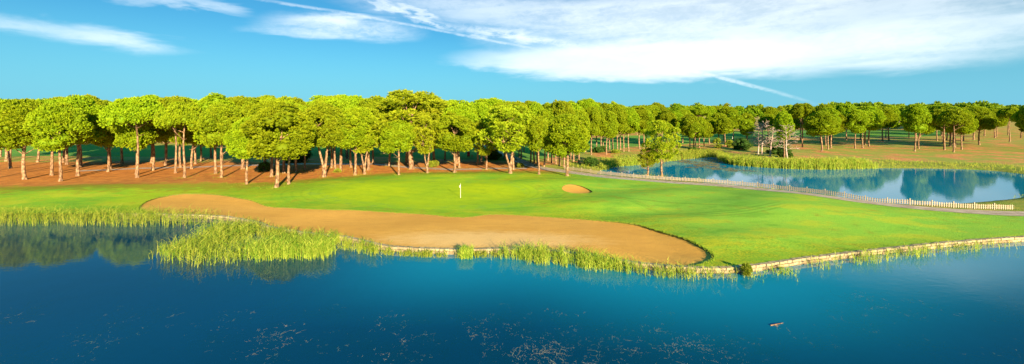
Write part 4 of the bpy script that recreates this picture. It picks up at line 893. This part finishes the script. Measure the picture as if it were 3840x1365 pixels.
A = np.column_stack([(VX[TR[pk]] * w_).sum(1), (VY[TR[pk]] * w_).sum(1)]); A = A[A[:, 1] - np.interp(A[:, 0], [p[0] for p in PATH_FENCE_L[20:]], [p[1] for p in PATH_FENCE_L[20:]]) > 11]; blades('rough_grass', A, height(A[:, 0], A[:, 1]) - .05, rg0.uniform(.25, .9, len(A)), 'uneven wild grass covering the banks around the pond', 'grass', wid=.08, seed=25, mat='tuft', leaves=1)
# longer grass hanging over the bunker lips and round tree feet
E = np.array(SAND_EDGE[2:-2] + SAND_EDGE[2:-2]); i = rgb.integers(0, len(E) - 1, 5200); A = E[i] + rgb.normal(0, .12, (5200, 2)) + (E[np.minimum(i + 1, len(E) - 1)] - E[i]) * rgb.uniform(0, 1, (5200, 1)) * (i < len(E) // 2 - 1)[:, None]
hs = .05 + .09 * sstep(A[:, 0], 2, 16); blades('edge_grass', A, height(A[:, 0], A[:, 1]) - .03, hs * rgb.uniform(.5, 1.3, len(A)), 'longer grass fringing the upper edge of the big sand bunker', 'grass', wid=.05, seg=2, leaves=0, seed=26, mat='lipgrass')
E = np.array([t for t in TREES if t[1] < 100 and abs(t[0]) < 70]); A = (E[rgb.integers(0, len(E), 5200)] + rgb.normal(0, 1, (5200, 2)) * rgb.choice([.6, 3.0], (5200, 1))); blades('tree_foot_grass', A, height(A[:, 0], A[:, 1]) - .03, rgb.uniform(.08, .3, len(A)), 'sparse grass tufts around the feet of the front pines', 'grass', wid=.06, seg=2, leaves=0, seed=27, mat='tuft')
# floating mat on the pond
V = []; Fm = []
for (x, y, wpx, dm) in [(2620, 612, 60, 3.0), (2665, 620, 50, 1.2), (2700, 632, 55, .9), (2560, 606, 30, 1.2), (2690, 604, 35, 2.0), (2770, 640, 50, .7), (2600, 628, 25, .6)]:
    X, Y = P(x, y, WZ); n = 26; r1 = wpx * Y / F; q = len(V); ph = rgb.uniform(0, 6.28, 3)
    for k in range(n): a = 6.283 * k / n; w = 1 + .28 * math.sin(3 * a + ph[0]) + .18 * math.sin(5 * a + ph[1]) + .12 * math.sin(9 * a + ph[2]); V.append((X + r1 * w * math.cos(a), Y + dm * 2.2 * w * math.sin(a), WZ + .006 + .003 * (len(V) // n)))
    Fm.append(tuple(range(q, q + n)))
me = bpy.data.meshes.new('pond_scum'); me.from_pydata(V, [], Fm); me.update()
m, t, b = new_mat('floating algae'); n = t.noise(t.pos(), 1.2, 4, .7); t.put(b.inputs['Base Color'], t.mix(t.smooth(n, .4, .65), (.14, .12, .04), (.26, .20, .07))); t.put(b.inputs['Alpha'], t.smooth(t.noise(t.pos(), .9, 5, .7), .42, .56)); me.materials.append(m)
tag(link('pond_algae', me), 'thin brown green algae mat floating on the far part of the pond', 'algae', kind='stuff')
# drowned weed just under the surface
def weeds():
    rg = random.Random(8); V = []; Fq = []; T = []
    def seg(a, b, w, tone):
        dx, dy = b[0] - a[0], b[1] - a[1]; l = math.hypot(dx, dy) + 1e-6; ox, oy = -dy / l * w, dx / l * w; q = len(V)
        V.extend([(a[0] - ox, a[1] - oy, a[2]), (a[0] + ox, a[1] + oy, a[2]), (b[0] + ox, b[1] + oy, b[2]), (b[0] - ox, b[1] - oy, b[2])]); Fq.append((q, q + 1, q + 2, q + 3)); T.extend([tone] * 4)
    def sprig(x, y, z, th, L, w, tone, dep):
        p = (x, y, z)
        for k in range(5):
            th += rg.uniform(-.6, .6); q = (p[0] + math.cos(th) * L / 5, p[1] + math.sin(th) * L / 5, min(WZ + .006, p[2] + rg.uniform(-.03, .035))); seg(p, q, w * (1 - k / 6), tone); p = q
            if dep and rg.random() < .75: sprig(*p, th + rg.choice((-1, 1)) * rg.uniform(.5, 1.1), L * rg.uniform(.35, .6), w * .7, tone, dep - 1)
    cl = [(200, 280, 90, 34, 1), (430, 165, 60, 26, .3), (440, 320, 60, 26, .6), (640, 310, 70, 26, .3), (740, 200, 60, 30, .7), (860, 185, 40, 16, .4), (880, 270, 45, 20, .7), (1140, 235, 50, 24, .9), (1040, 165, 50, 18, .5), (1260, 180, 70, 24, .6), (1310, 240, 60, 30, .8), (1440, 355, 110, 90, 1),
          (1540, 200, 60, 24, .7), (1660, 220, 50, 20, .5), (1760, 275, 60, 28, .8), (1720, 370, 110, 46, .7), (1950, 280, 70, 26, .7), (2110, 340, 80, 55, 1), (2240, 300, 50, 22, .8), (2330, 270, 60, 20, .5), (2460, 310, 60, 20, .4), (2350, 385, 60, 24, .6), (1230, 375, 90, 44, .8), (720, 370, 120, 56, .7),
          (1930, 370, 90, 36, .7), (1850, 215, 40, 12, .4), (1960, 170, 20, 6, .6), (180, 390, 100, 36, .5), (140, 140, 80, 16, .2), (1480, 270, 60, 20, .5), (1000, 320, 60, 16, .3), (1980, 220, 50, 14, .4), (2520, 350, 40, 12, .4), (1600, 300, 60, 20, .5), (250, 200, 60, 14, .2), (560, 250, 60, 14, .3)]
    L = [(880 + a * .807, 1040 + b * .807, s * .807, int(n * 1.1), tn) for a, b, s, n, tn in cl] + [(rg.uniform(-100, 850), rg.uniform(1150, 1360), 60, 24, rg.uniform(.2, .8)) for _ in range(14)] + [(rg.uniform(2980, 3940), rg.uniform(1120, 1360), 60, 24, rg.uniform(.2, .8)) for _ in range(15)]
    for x, y, s, n, tn in L:
        for k in range(n):
            X, Y = P(x + rg.gauss(0, s * .55), y + rg.gauss(0, s * .20), WZ); sprig(X, Y, WZ - (.16 - .11 * tn) - rg.uniform(0, .05), rg.uniform(0, 6.28), rg.uniform(.5, 1.3), rg.uniform(.010, .020), min(1, max(0, tn + rg.uniform(-.5, .2))), 2)
    tag(link('water_weed', np_mesh('water_weed', V, Fq, M['weed'], False, {'tone': T})), 'straggling pale water weed just beneath the lake surface', 'water weed', kind='stuff')
weeds()
